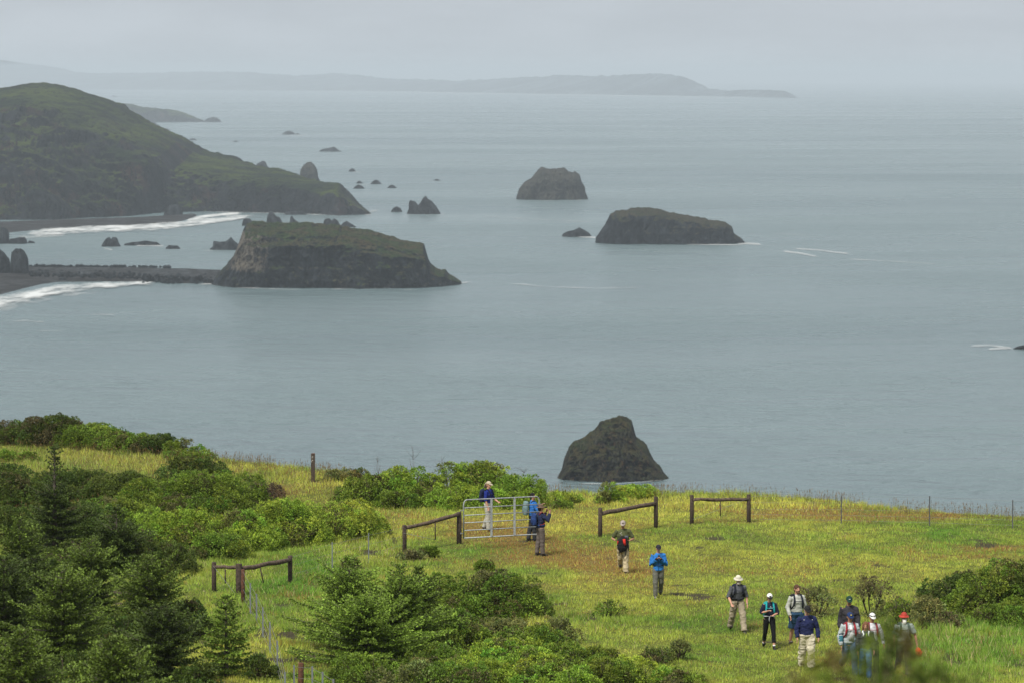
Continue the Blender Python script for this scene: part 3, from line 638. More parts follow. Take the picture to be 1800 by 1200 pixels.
# tall thin grass stalks along the brink and in the left meadow
def stalks(n):
    t = RNG.random(n); x = RNG.uniform(-23, 21, n); E = np.interp(x, _ex, _ey); y = E-np.abs(RNG.normal(0, 1.6, n))+0.8
    dm = 0.4+fbm(x/1.5, x*0+9, oct=3)*1.1; k = RNG.random(n) < np.clip(dm, 0.06, 1); x, y = x[k], y[k]
    m2 = int(n*0.9); y2 = RNG.uniform(136, 165, m2); x2 = RNG.uniform(-1, -0.33, m2)*y2/FPX*930; k = y2 < np.interp(x2, _ex, _ey); x, y = np.concatenate([x, x2[k]]), np.concatenate([y, y2[k]])
    n = len(x); z = hz(x, y); h = 0.16+0.34*RNG.random(n)**1.6; a = RNG.uniform(0, np.pi, n); w = 0.005
    ln = RNG.normal(0, 0.14, (n, 2))*h[:, None]
    P = []; Cs = []
    col = np.array([0.16, 0.15, 0.06])*RNG.normal(1, .2, n).clip(.5, 1.5)[:, None]
    b1 = np.stack([x-np.cos(a)*w, y-np.sin(a)*w, z], 1); b2 = np.stack([x+np.cos(a)*w, y+np.sin(a)*w, z], 1); T = np.stack([x+ln[:, 0], y+ln[:, 1], z+h], 1)
    P.append(np.stack([b1, b2, T], 1).reshape(-1, 3)); Cs.append(np.repeat(col, 3, 0))
    # seed heads
    s = 0.011; hcol = np.array([0.19, 0.115, 0.05])*RNG.normal(1, .25, n).clip(.4, 1.6)[:, None]
    D = np.stack([ln[:, 0], ln[:, 1], h], 1); q = T-D*0.22
    P.append(np.stack([q+np.stack([-np.cos(a)*s, -np.sin(a)*s, a*0], 1), q+np.stack([np.cos(a)*s, np.sin(a)*s, a*0], 1), T+D*0.03], 1).reshape(-1, 3)); Cs.append(np.repeat(hcol, 3, 0))
    return np.concatenate(P), np.concatenate(Cs)
v, c = stalks(9000)
tag(fast_mesh('grass_stalks', v, np.arange(len(v)).reshape(-1, 3), M_GRASS, col=c), 'thin seeding grass stalks along the brink and in the left meadow', kind='stuff')
# ------------------------------------------------------------------ shrubs, conifers, small plants
M_LEAF = leafy('shrub_leaves', 0.14, 0.55); M_NEEDLE = leafy('conifer_needles', 0.08, 0.6)
M_STEM = plain('brown_stems', (0.10, 0.075, 0.055), 0.9, c2=(0.05, 0.04, 0.03))
M_BARK = plain('grey_bark', (0.12, 0.10, 0.085), 0.9, c2=(0.06, 0.05, 0.04))
def rot_to(nrm):
    """rotation matrices taking +Z to nrm, with a random spin; nrm (n,3)"""
    n = len(nrm); z = nrm/np.linalg.norm(nrm, axis=1, keepdims=True)
    a = RNG.normal(size=(n, 3)); x = a-(a*z).sum(1, keepdims=True)*z; x /= np.linalg.norm(x, axis=1, keepdims=True)
    y = np.cross(z, x); return np.stack([x, y, z], 2)
def tufts(P, Nrm, k, length, width, spread, col, cvar=0.18):
    """k leaf triangles at every point, fanned about its normal"""
    n = len(P); R = rot_to(Nrm)
    R = np.repeat(R, k, 0); P = np.repeat(P, k, 0); col = np.repeat(col, k, 0); m = n*k
    th = np.abs(RNG.normal(0, spread, m)).clip(0, 1.9); ph = RNG.uniform(0, 2*np.pi, m)
    d = np.stack([np.sin(th)*np.cos(ph), np.sin(th)*np.sin(ph), np.cos(th)], 1)
    d = np.einsum('nij,nj->ni', R, d); L = length*RNG.uniform(0.6, 1.25, m)[:, None]
    s = np.cross(d, RNG.normal(size=(m, 3))); s /= np.linalg.norm(s, axis=1, keepdims=True)+1e-9; s *= width*RNG.uniform(0.7, 1.2, m)[:, None]*0.5
    A = P+d*L*0.15; mid = P+d*L*0.55; B = P+d*L
    V = np.stack([A, mid+s, B, mid-s], 1).reshape(-1, 3)
    c = col*RNG.normal(1, cvar, m).clip(0.5, 1.7)[:, None]; return V, np.repeat(c, 4, 0)
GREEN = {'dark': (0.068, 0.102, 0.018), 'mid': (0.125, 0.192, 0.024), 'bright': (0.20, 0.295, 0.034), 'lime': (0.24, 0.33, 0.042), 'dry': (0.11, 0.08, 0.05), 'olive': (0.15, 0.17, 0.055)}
def shrub(label, px, py, wpx, hpx, kind='mid', depth=0.85, dens=62, leaf=0.075, lobes=None, group=None, sparse=False, name='shrub'):
    er = float(np.interp(px, [q[0] for q in EDGE], [q[1] for q in EDGE]))+1.5; py0 = py; py = max(py, er); hpx = hpx+py-py0
    base = ghit(px, py); d = base[1]; W = wpx/FPX*d/2; H = max(hpx/FPX*d, 0.15)*0.93; D = W*depth
    E_ = float(np.interp(base[0], _ex, _ey)); yy = min(base[1]+D*0.7, max(E_-0.2, base[1]-0.3))
    base = at_y(px, py, yy); base[2] = float(hz(base[0], yy)); H = max(at_y(px, py-hpx, yy)[2]-base[2], 0.12)
    t = thing(name, label, 'shrub' if name == 'shrub' else 'plant', base, group)
    area = W*D; nl = lobes or int(np.clip(9+area*12, 9, 90))
    # lobes: smaller mounds gathered over one low dome
    a = RNG.uniform(0, 2*np.pi, nl); r = np.sqrt(RNG.random(nl)); r[:2] *= 0.3
    lx, ly = r*np.cos(a)*W*0.95, r*np.sin(a)*D*0.84
    lift = (1-r**2.4)*RNG.uniform(0.6, 1.0, nl)
    lr = np.clip(0.30*min(W, 1.6), 0.13, 0.42)*RNG.uniform(0.7, 1.35, nl); lr = np.minimum(lr, H*0.62+0.04)
    lz = np.minimum(H*lift+lr*0.25, H-lr*0.85).clip(0.02)
    rim = RNG.random(nl) < (0.4 if not sparse else 0.1); lz[rim] = (lr*0.55)[rim]; lx[rim] = (np.cos(a)*W*0.86)[rim]; ly[rim] = (np.sin(a)*D*0.86)[rim]
    base_c = np.array(GREEN[kind]); VV, CC = [], []
    g2 = np.array(GREEN['dry'])
    for i in range(nl):
        # each mound carries many small knobs of leaves
        sr = 0.105 if not sparse else 0.09; ns = int(4*math.pi*lr[i]**2*(17 if not sparse else 9))+6
        u0 = RNG.normal(size=(ns, 3)); u0 /= np.linalg.norm(u0, axis=1, keepdims=True); u0 = u0[u0[:, 2] > -0.75]; ns = len(u0)
        ctr = u0*(lr[i]*RNG.uniform(0.78, 1.12, ns))[:, None]*np.array([1.12, 1.12, 0.92])+np.array([lx[i], ly[i], lz[i]])
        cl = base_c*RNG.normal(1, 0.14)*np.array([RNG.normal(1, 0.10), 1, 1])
        if RNG.random() < 0.13: cl = cl*0.3+g2*0.6
        kn = 17 if not sparse else 9
        u = RNG.normal(size=(ns*kn, 3))+np.repeat(u0, kn, 0)*0.8+np.array([0, 0, 0.35]); u /= np.linalg.norm(u, axis=1, keepdims=True)
        P = np.repeat(ctr, kn, 0)+u*(sr*RNG.uniform(0.55, 1.1, ns*kn))[:, None]
        c = np.repeat(cl*RNG.normal(1, 0.20, ns).clip(0.5, 1.6)[:, None], kn, 0)
        tip = RNG.random(ns*kn) < 0.22; c[tip] *= np.array([1.4, 1.3, 1.1])
        P = P+base; k = P[:, 2] > base[2]-0.05
        v, cc = tufts(P[k], (u+np.array([0, 0, 0.4]))[k], 3, leaf*0.95, leaf*0.42, 0.6, c[k]); VV.append(v); CC.append(cc)
    V = np.concatenate(VV); C_ = np.concatenate(CC)
    fast_mesh('foliage', V, np.arange(len(V)).reshape(-1, 4), M_LEAF, t, col=C_)
    mb = MB()
    for i in range(nl):
        p0 = base+np.array([lx[i]*0.25, ly[i]*0.25, -0.05]); p1 = base+np.array([lx[i]*0.8, ly[i]*0.8, lz[i]*0.6]); p2 = base+np.array([lx[i], ly[i], lz[i]+lr[i]*0.3])
        mb.tube([p0, p1, p2], [0.022, 0.015, 0.006], 5)
        for _ in range(5 if sparse else 3):
            q = RNG.normal(size=3); q[2] = abs(q[2])+0.4; q /= np.linalg.norm(q); mb.tube([p1, p2*0.5+p1*0.5+q*lr[i]*0.4, p2+q*lr[i]*(1.15 if sparse else 0.8)], [0.009, 0.007, 0.003], 4)
    mb.build('stems', M_STEM, t, smooth=True)
    return t

SH = [
 # skyline, left
 ('dark rounded shrub at the left end of the skyline', 22, 776, 100, 36, 'dark'), ('tallest dark shrub on the left skyline, with bare stems under its crown', 100, 777, 120, 44, 'dark'),
 ('green shrub on the skyline just right of the tallest skyline shrub', 160, 783, 110, 34, 'mid'), ('low spreading shrub in the middle of the left skyline row', 228, 791, 90, 26, 'mid'),
 ('rounded shrub near the right end of the left skyline row', 286, 796, 70, 30, 'dark'), ('last dome shaped shrub where the left skyline row slopes down', 325, 802, 66, 32, 'mid'), ('low creeping shrub in front of the right end of the skyline row', 335, 812, 80, 15, 'mid'),
 ('small shrub in the meadow at the left edge of the photo', 14, 812, 46, 18, 'mid'), ('tiny round shrub alone in the left meadow', 50, 812, 30, 14, 'mid'), ('low shrub at the left edge below the meadow', 10, 840, 70, 20, 'dark'),
 # dark mass, left of the middle
 ('dark shrub crowning the big mound on the left', 345, 852, 110, 42, 'dark'), ('widest dark green mound shrub, left of the sign post', 372, 908, 200, 72, 'mid'), ('dry brown twiggy shrub at the right shoulder of the wide mound', 455, 878, 80, 26, 'dry'),
 ('grey green shrub between the tall thin conifer and the wide mound', 205, 885, 130, 50, 'dark'), ('brownish shrub directly left of the wide mound', 268, 905, 120, 58, 'mid'), ('dark shrub behind the tall thin conifer', 120, 880, 140, 48, 'dark'), ('dull shrub at the left edge behind the conifers', 25, 895, 120, 62, 'dark'),
 ('shrub filling the dip below the brownish shrub', 215, 940, 170, 60, 'mid'), ('bright dense shrub below the wide mound', 320, 960, 150, 58, 'bright'), ('low green shrub at the foot of the shrub mass, above the steel post', 375, 985, 110, 42, 'mid'),
 ('bright yellow green shrub in the centre of the left shrub mass', 425, 968, 130, 66, 'bright'), ('tall bright shrub with a brown hollow, left of the last mound', 495, 958, 140, 74, 'bright'), ('bright mound shrub with a brown gap at the right end of the left mass', 585, 948, 160, 64, 'lime'), ('small bright shrub tip reaching into the dry grass', 650, 940, 60, 30, 'lime'),
 ('shadowy shrub below the tall thin conifer', 120, 950, 160, 62, 'dark'), ('dark shrub at the left edge in the middle of the conifers', 10, 960, 120, 66, 'dark'), ('shrub behind the second conifer', 255, 985, 110, 45, 'dark'),
 # mound behind the gate
 ('grey green shrub at the left end of the mound behind the gate', 655, 888, 110, 50, 'mid'), ('full green shrub second from the left on the mound behind the gate', 722, 888, 120, 64, 'bright'), ('high shrub in the middle of the mound behind the gate', 790, 884, 110, 66, 'bright'),
 ('highest shrub of the mound behind the gate, behind the man in the tan cap', 850, 878, 110, 62, 'bright'), ('rounded shrub at the right end of the mound, behind the gate top rail', 905, 892, 110, 52, 'bright'), ('front shrub of the mound, just above the leaning wooden rail', 800, 894, 90, 34, 'bright'), ('front shrub of the mound left of the wooden brace', 700, 895, 70, 28, 'mid'),
 ('dense dark hearted shrub alone on the brink beyond the wooden brace', 1072, 884, 46, 32, 'bright'), ('low bright shrub trailing right from the brink shrub', 1108, 876, 60, 20, 'lime'), ('small round shrub beside the top of the brace post', 1140, 874, 34, 18, 'lime'), ('low shrub on the brink left of the brace', 995, 884, 50, 16, 'lime'), ('little shrub in the grass behind the couple at the gate', 986, 893, 26, 9, 'mid'),
 # right side
 ('dark shrub in the front of the right hand thicket', 1690, 1075, 130, 62, 'dark'), ('largest dark shrub of the right hand thicket', 1752, 1085, 150, 96, 'mid'), ('dark shrub at the right edge of the photo', 1815, 1085, 110, 96, 'dark'), ('low green shrub at the foot of the right hand thicket', 1780, 1100, 120, 36, 'mid'),
 ('mid green shrub behind the man in the red hat', 1640, 1105, 90, 52, 'olive'),
 # centre and bottom
 ('wide rounded shrub in the middle of the slope, right of the big conifer', 868, 1092, 180, 84, 'mid'), ('shrub between the big conifer and the wide rounded shrub', 790, 1085, 120, 70, 'mid'), ('shrub at the right end of the wide rounded one', 925, 1085, 80, 48, 'olive'),
 ('low dull shrub in the grass below the wide rounded shrub', 885, 1130, 110, 36, 'olive'), ('dull shrub left of the three low bottom shrubs', 975, 1130, 80, 40, 'olive'), ('bright low shrub at the bottom centre', 900, 1172, 120, 44, 'bright'), ('green shrub right of the bright low shrub at the bottom', 990, 1180, 120, 42, 'mid'),
 ('long low bright shrub on the bottom edge left of centre', 850, 1212, 160, 46, 'bright'), ('low shrub on the bottom edge at centre', 960, 1220, 130, 50, 'bright'), ('green shrub on the bottom edge right of centre', 1060, 1210, 120, 48, 'mid'), ('rounded bright shrub on the bottom edge below the open grass', 1130, 1205, 110, 46, 'bright'), ('last low shrub on the bottom edge, fading into the grass', 1200, 1215, 80, 30, 'mid'),
 ('dark shrub at the foot of the big conifer', 770, 1185, 110, 50, 'mid'), ('shrub under the left side of the big conifer', 640, 1212, 130, 56, 'mid'), ('shrub on the bottom edge right of the fence corner', 720, 1225, 120, 60, 'olive'), ('dark shrub between the small conifer and the wire fence', 455, 1195, 60, 44, 'dark'),
 ('small dark shrub in the grass right of the brace post foot', 754, 980, 28, 16, 'mid'), ('small grey green shrub at the foot of the brace post', 722, 985, 40, 14, 'olive'), ('small shrub tuft in open grass above the wide rounded shrub', 852, 1002, 16, 12, 'mid'), ('small shrub near the top of the big conifer', 618, 1000, 24, 18, 'olive'), ('grey shrub low in the grass right of the sign post', 610, 845, 60, 16, 'olive'),

 ('dark shrub just right of the tallest skyline shrub, leaning over the brink', 130, 781, 80, 34, 'dark'), ('dark shrub joining the two tallest skyline shrubs on the left', 60, 778, 90, 30, 'dark'), ('low shrub filling the skyline gap left of the middle of the row', 200, 788, 80, 26, 'mid'), ('low dark shrub between the rounded and the dome shaped skyline shrubs', 260, 794, 60, 24, 'dark'),
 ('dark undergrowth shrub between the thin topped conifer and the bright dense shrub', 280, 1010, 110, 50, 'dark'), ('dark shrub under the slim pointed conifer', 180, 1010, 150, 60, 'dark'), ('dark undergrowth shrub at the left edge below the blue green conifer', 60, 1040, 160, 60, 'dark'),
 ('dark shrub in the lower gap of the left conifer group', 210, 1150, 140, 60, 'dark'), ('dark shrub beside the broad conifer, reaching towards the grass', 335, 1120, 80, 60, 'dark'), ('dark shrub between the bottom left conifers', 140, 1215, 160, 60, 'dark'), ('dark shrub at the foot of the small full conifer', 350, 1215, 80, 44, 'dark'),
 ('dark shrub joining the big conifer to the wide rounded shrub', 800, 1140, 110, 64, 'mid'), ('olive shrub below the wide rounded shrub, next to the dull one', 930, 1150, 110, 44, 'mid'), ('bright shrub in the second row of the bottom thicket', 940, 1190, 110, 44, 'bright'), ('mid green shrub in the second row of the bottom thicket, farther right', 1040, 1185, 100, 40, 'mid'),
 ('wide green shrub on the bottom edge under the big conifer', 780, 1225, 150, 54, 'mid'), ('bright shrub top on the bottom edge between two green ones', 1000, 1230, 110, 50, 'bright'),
]
for q in SH: shrub(*q)
for q in [('sparse twiggy shrub left of the man in the green cap', 1435, 1085, 74, 52, 'olive'), ('tall sparse bare stemmed shrub behind the man in the green cap', 1530, 1088, 90, 72, 'olive'), ('thin open shrub right of the tall sparse one', 1590, 1098, 70, 44, 'mid'),
          ('leafy low plant in the grass on the open slope', 1075, 1085, 50, 26, 'mid'), ('small twiggy plant near the bottom of the open slope', 1195, 1160, 30, 32, 'olive'), ('weedy plant at the left of the bottom open slope', 1155, 1170, 60, 28, 'dark')]:
    shrub(*q, sparse=True)

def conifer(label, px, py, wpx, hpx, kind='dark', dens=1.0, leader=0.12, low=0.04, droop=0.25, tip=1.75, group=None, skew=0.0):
    base = ghit(px, py); d = base[1]; R0 = 1.18*wpx/FPX*d/2; yy = base[1]+R0*0.6
    base = at_y(px, py, yy); base[2] = float(hz(base[0], yy))-0.02; H = at_y(px, py-hpx, yy)[2]-base[2]
    t = thing('conifer', label, 'conifer tree', base, group)
    mb = MB(); lean = RNG.normal(0, 0.015, 2)
    axisf = lambda s: base+np.array([lean[0]*s*H+skew*s*H*0.0, lean[1]*s*H, s*H])
    mb.tube([axisf(s) for s in np.linspace(0, 1, 8)], list(np.linspace(0.028*H+0.01, 0.005, 8)), 7)
    P, D, Cc = [], [], []
    c0 = np.array(GREEN[kind]); nw = int(7+H*3.6)
    br = MB()
    for w in range(nw):
        s = low+(0.965-low)*(w/(nw-1))**0.9; lf = (1-s)
        if s > 1-leader: R = R0*0.10+R0*0.55*lf*RNG.uniform(0.6, 1.2)
        else: R = R0*(0.12+1.0*lf**0.8)*RNG.uniform(0.62, 1.12)
        nb = int(RNG.integers(7, 10)) if s < 0.85 else int(RNG.integers(4, 6)); a0 = RNG.uniform(0, 6.28)
        if s > 1-leader and leader > 0.15: nb = 4
        for b in range(nb):
            a = a0+b*2*math.pi/nb+RNG.normal(0, 0.2); L = R*RNG.uniform(0.5, 1.15)
            if L < 0.05: continue
            o = axisf(s); up = 0.55*s-droop*(1-s)+RNG.normal(0, 0.06)
            dirx = np.array([math.cos(a), math.sin(a), 0])
            nseg = max(3, int(L/0.09)); tt = np.linspace(0, 1, nseg+1)
            pts = [o+dirx*L*q+np.array([0, 0, 1])*(L*(up*q+0.16*q*q)) for q in tt]
            br.tube([pts[0], pts[len(pts)//2], pts[-1]], [0.012+0.008*L, 0.009, 0.003], 4, cap=False)
            cb = c0*RNG.normal(1, 0.15)
            side = np.array([-dirx[1], dirx[0], 0])
            for i in range(1, nseg+1):
                q = tt[i]
                tl = min(0.38, 0.48*L)*(1-q*0.65)*RNG.uniform(0.7, 1.15)
                fw = pts[i]-pts[i-1]; fw /= np.linalg.norm(fw)+1e-9
                for sg in (-1, 1):
                    dd = side*sg*0.85+fw*0.6+np.array([0, 0, -0.10+RNG.normal(0, 0.10)]); dd /= np.linalg.norm(dd)
                    m_ = max(1, int(tl/0.055*dens))
                    for k in range(m_):
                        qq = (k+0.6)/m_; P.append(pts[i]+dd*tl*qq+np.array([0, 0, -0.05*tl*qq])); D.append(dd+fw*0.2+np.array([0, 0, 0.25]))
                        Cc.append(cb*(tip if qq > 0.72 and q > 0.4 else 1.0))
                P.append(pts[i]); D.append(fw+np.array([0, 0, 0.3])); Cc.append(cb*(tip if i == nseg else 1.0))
    for s in np.linspace(0.9, 1.0, 7): P.append(axisf(s)); D.append(np.array([0, 0, 1.0])); Cc.append(c0*tip)
    v, c = tufts(np.array(P), np.array(D), 5, 0.085, 0.034, 0.62, np.array(Cc), 0.15)
    fast_mesh('crown', v, np.arange(len(v)).reshape(-1, 4), M_NEEDLE, t, col=c)
    mb.v += []; tr = mb.build('trunk', M_BARK, t)
    br.build('branches', M_BARK, t)
    return t
GREEN['fir'] = (0.080, 0.118, 0.018); GREEN['fir_bright'] = (0.125, 0.190, 0.026); GREEN['fir_dark'] = (0.048, 0.072, 0.014)
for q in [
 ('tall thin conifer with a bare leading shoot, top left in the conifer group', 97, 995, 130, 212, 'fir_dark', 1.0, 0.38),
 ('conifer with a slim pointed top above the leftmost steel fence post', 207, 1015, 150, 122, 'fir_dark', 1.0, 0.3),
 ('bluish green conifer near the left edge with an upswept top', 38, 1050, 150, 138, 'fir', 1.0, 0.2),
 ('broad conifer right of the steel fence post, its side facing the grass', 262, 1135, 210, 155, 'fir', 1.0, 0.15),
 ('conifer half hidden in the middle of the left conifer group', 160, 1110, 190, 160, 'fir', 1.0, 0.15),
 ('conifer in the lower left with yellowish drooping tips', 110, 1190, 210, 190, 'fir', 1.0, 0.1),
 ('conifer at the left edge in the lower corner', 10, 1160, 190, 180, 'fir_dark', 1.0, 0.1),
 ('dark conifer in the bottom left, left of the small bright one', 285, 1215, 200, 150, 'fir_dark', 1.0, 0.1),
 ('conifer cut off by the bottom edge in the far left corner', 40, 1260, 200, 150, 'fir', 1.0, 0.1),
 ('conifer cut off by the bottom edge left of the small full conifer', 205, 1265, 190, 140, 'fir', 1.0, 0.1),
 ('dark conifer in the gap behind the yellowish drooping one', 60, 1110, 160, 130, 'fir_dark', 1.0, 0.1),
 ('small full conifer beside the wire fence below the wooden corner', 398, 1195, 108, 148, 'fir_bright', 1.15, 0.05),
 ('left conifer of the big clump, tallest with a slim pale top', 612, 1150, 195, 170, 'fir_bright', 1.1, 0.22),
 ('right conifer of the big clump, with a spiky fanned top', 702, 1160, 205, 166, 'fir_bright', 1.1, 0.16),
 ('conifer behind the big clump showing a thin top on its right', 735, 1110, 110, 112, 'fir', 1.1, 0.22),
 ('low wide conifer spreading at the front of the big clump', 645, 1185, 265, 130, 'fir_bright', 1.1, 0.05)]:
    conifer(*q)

# bare twigs standing out of the mound behind the gate
for i, (lab, px, py, h) in enumerate((('bare forked twig standing up behind the gate mound', 724, 850, 55), ('grey bare twig bush above the gate mound', 775, 845, 34), ('thin bare twigs on the brink left of the gate mound', 662, 850, 38), ('bare twig on the brink right of the gate mound', 920, 872, 36))):
    b = ghit(px, py+18)+np.array([0, 1.0, 0]); mb = MB(); H = (h+25)/FPX*b[1]
    mb.tube([b, b+np.array([0.03, 0, H*0.5]), b+np.array([0.0, 0, H])], [0.012, 0.009, 0.003], 5)
    for k in range(7):
        s = RNG.uniform(0.35, 0.95); q = b+np.array([0.02, 0, H*s]); dx = RNG.normal(0, 0.28)*H*0.6; mb.tube([q, q+np.array([dx*0.6, 0.02, 0.10*H]), q+np.array([dx, 0.03, (0.3*(1-s)+0.12)*H])], [0.006, 0.005, 0.002], 4)
    o = mb.build('bare_twig', M_STEM, origin=b); tag(o, lab, 'twig')

# out of focus bush close to the camera
tips = [(1425, 1158), (1398, 1188), (1462, 1150), (1500, 1140), (1535, 1118), (1562, 1092), (1590, 1110), (1602, 1135), (1480, 1172), (1450, 1192), (1520, 1170), (1560, 1140), (1572, 1118), (1610, 1165), (1645, 1163), (1662, 1182), (1692, 1192), (1500, 1192), (1540, 1190), (1585, 1188), (1625, 1194), (1310, 1204), (1420, 1207), (1720, 1205), (1375, 1206), (1560, 1172), (1240, 1212)]
bb = np.array([at_y(1545, 1190, 13.0)[0], 13.0, float(hz(1.2, 13.0))])
t = thing('shrub', 'blurred yellow green bush at the bottom right, in front of the hikers', 'shrub', bb)
mb = MB(); P, D, Cc = [], [], []
for px, py in tips:
    Yd = 13.0+RNG.uniform(-0.25, 0.25); T = at_y(px, py, Yd); r0 = bb+np.array([RNG.normal(0, 0.05), RNG.normal(0, 0.05), 0.0])
    mid = r0*0.45+T*0.55+np.array([0, 0, -0.08]); mb.tube([r0, mid, T], [0.008, 0.005, 0.002], 5)
    n = 34; q = RNG.random(n)**0.7; pts = T-(T-mid)*(1-q)[:, None]*0.10+RNG.normal(0, 0.019, (n, 3)); P.append(pts); D.append(RNG.normal(0, 0.5, (n, 3))+np.array([0, 0, 0.9]))
    col = np.array([(0.14, 0.20, 0.028), (0.26, 0.28, 0.04), (0.08, 0.12, 0.02), (0.12, 0.10, 0.03)][int(RNG.integers(0, 4))]); Cc.append(np.tile(col, (n, 1)))
v, c = tufts(np.concatenate(P), np.concatenate(D), 4, 0.026, 0.010, 0.8, np.concatenate(Cc)); fast_mesh('foliage', v, np.arange(len(v)).reshape(-1, 4), M_LEAF, t, col=c)
mb.build('stems', M_STEM, t)
# ------------------------------------------------------------------ fences, gate, sign post
M_WOOD = plain('weathered_wood', (0.085, 0.062, 0.048), 0.95, c2=(0.035, 0.027, 0.022), scale=14, bump=0.6)
M_WOOD2 = plain('split_rail_wood', (0.13, 0.092, 0.068), 0.95, c2=(0.045, 0.033, 0.026), scale=11, bump=0.6)
M_WOODR = plain('reddish_wood', (0.13, 0.06, 0.035), 0.95, c2=(0.06, 0.03, 0.02), scale=14, bump=0.6)
M_STEEL = plain('grey_steel', (0.17, 0.195, 0.22), 0.6, 0.3, c2=(0.18, 0.19, 0.2))
M_GATE = plain('galvanised_tube', (0.34, 0.37, 0.385), 0.6, 0.3, c2=(0.20, 0.21, 0.215))
M_WIRE = plain('fence_wire', (0.26, 0.27, 0.27), 0.6, 0.3, c2=(0.14, 0.13, 0.12))
def gpt(px, py, Y=None):
    g = ghit(px, py)
    if Y is None: return g
    q = at_y(px, py, Y); return q
def post_at(px, ytop, ybot, r=0.075, mat=None, parent=None, rootloc=None, name='post', square=False, lean=0.0):
    g = ghit(px, ybot); top = at_y(px+lean, ytop, g[1]); mb = MB()
    pts = [g-np.array([0, 0, 0.3]), g+(top-g)*0.5, top-np.array([0, 0, 0.02]), top]
    n0 = len(mb.v); mb.tube(pts, [r*1.03, r, r*0.97, r*0.86], 4 if square else 9, cap=True)
    for i in range(n0, len(mb.v)): mb.v[i] = mb.v[i]+RNG.normal(0, r*0.05, 3)
    return mb.build(name, mat or M_WOOD, parent, smooth=not square), g, top
def brace(label, posts, rails, stays, wires=(), group='timber fence braces'):
    g0 = ghit(posts[0][0], posts[0][2]); t = thing('fence_brace', label, 'fence', g0, group)
    info = []
    for q in posts:
        o, g, top = post_at(q[0], q[1], q[2], q[3] if len(q) > 3 else 0.075, parent=t, mat=q[4] if len(q) > 4 else None); info.append((g, top))
    for i, j, yi, yj, r in rails:
        a = at_y(posts[i][0], yi, info[i][0][1]); b = at_y(posts[j][0], yj, info[j][0][1]); d = (b-a)/np.linalg.norm(b-a)
        mb = MB(); pts = [a+(b-a)*s+RNG.normal(0, 0.010, 3) for s in np.linspace(0.01, 0.99, 8)]; mb.tube(pts, list(r*RNG.uniform(0.88, 1.08, 8)), 8)
        mb.build('rail', M_WOOD2, t)
    for px, yt, yb, dx, k in stays:
        Y = info[k[0]][0][1]*0.5+info[k[1]][0][1]*0.5; a = at_y(px, yt, Y); b = at_y(px+dx, yb, Y); MBx = MB(); MBx.tube([a, b], 0.022, 5); MBx.build('stay', M_WOOD, t)
    for (xa, ya, i), (xb, yb, j) in wires:
        a = at_y(xa, ya, info[i][0][1]-0.09); b = at_y(xb, yb, info[j][0][1]-0.09); MBx = MB(); MBx.tube([a, (a+b)/2, b], 0.006, 4); MBx.build('brace_wire', M_WIRE, t)
    return t
brace('timber brace with a sloping rail between two posts, right of the gate opening', [(1055, 892, 942), (1153, 872, 927)], [(0, 1, 902, 884, 0.075)], [])
brace('timber brace with a level rail between two posts, where the long wire fence starts', [(1216, 869, 921), (1316, 868, 917)], [(0, 1, 877, 877, 0.062)], [(1266, 878, 906, 0, (0, 1))], [((1218, 912, 0), (1314, 876, 1))])
brace('timber brace with a rail rising to the gate hinge post', [(711, 922, 970, 0.07), (807, 899, 955, 0.085)], [(0, 1, 928, 903, 0.07)], [(765, 918, 948, 0, (0, 1))], [((709, 936, 0), (766, 948, 0))])
brace('four post timber corner where the wire fence bends down the slope', [(376, 987, 1038, 0.075), (420, 990, 1047, 0.10), (427, 1000, 1057, 0.06, M_WOODR), (510, 976, 1024, 0.075)],
      [(0, 1, 996, 996, 0.055), (1, 3, 1000, 983, 0.075)], [(396, 1000, 1025, 0, (0, 1)), (457, 996, 1023, 6, (1, 3))], [((374, 993, 0), (413, 1042, 1))])
# trail sign post
g = ghit(550, 846); t = thing('sign_post', 'single square dark trail post with worn white marks, alone on the left brink', 'post', g)
top = at_y(550.5, 797, g[1]); mb = MB(); w = 0.135
mb.box((g+top)/2-np.array([0, 0, 0.1]), (w*1.15, w*1.15, (top[2]-g[2])+0.2)); mb.build('post', M_WOOD, t, smooth=False)
mb = MB(); mb.box(top+np.array([0, 0, 0.012]), (w*1.02, w*1.02, 0.024)); mb.build('cap', M_WOODR, t, smooth=False)
M_MARK = plain('worn_white_paint', (0.62, 0.62, 0.58), 0.8, c2=(0.35, 0.33, 0.3), scale=40)
yb = g[1]-w*1.15/2-0.003
def mk(px, py, sx, sz): MB().box(at_y(px, py, yb), (sx, 0.005, sz)).build('painted_mark', M_MARK, t, smooth=False)
mk(548.6, 803, 0.018, 0.07); mk(550.0, 801.8, 0.035, 0.016); mk(549.3, 808, 0.05, 0.02); mk(547.8, 810.5, 0.02, 0.04)
# the gate
ga = at_y(815, 945, 129.2); gb = at_y(948, 938, 130.6); gtop_l = at_y(815, 878, 129.2); gtop_r = at_y(953, 875.5, 130.7)
t = thing('field_gate', 'open galvanised tube field gate held by the walkers, hung from the timber post', 'gate', ga)
u_ = (gb-ga); gl = np.linalg.norm(u_); u_ /= gl; hgt = (gtop_l-ga)[2]
def gp(s, h): return ga+u_*gl*s+np.array([0, 0, hgt*h])
r = 0.024; mb = MB()
cr_ = 0.13; k = 7
pts = [gp(0, 0.0)]
pts += [gp(0, 0.86)] + [gp(0.045*(1-math.cos(a)), 0.86+0.14*math.sin(a)) for a in np.linspace(0.15, math.pi/2, k)]
pts += [gp(1-0.045*(1-math.cos(a)), 0.86+0.14*math.sin(a)) for a in np.linspace(math.pi/2, 0.15, k)] + [gp(1, 0.86), gp(1, 0.0), gp(0.0, 0.0)]
mb.tube(pts, r, 8, ref=(0, 1, 0)); mb.build('frame', M_GATE, t)
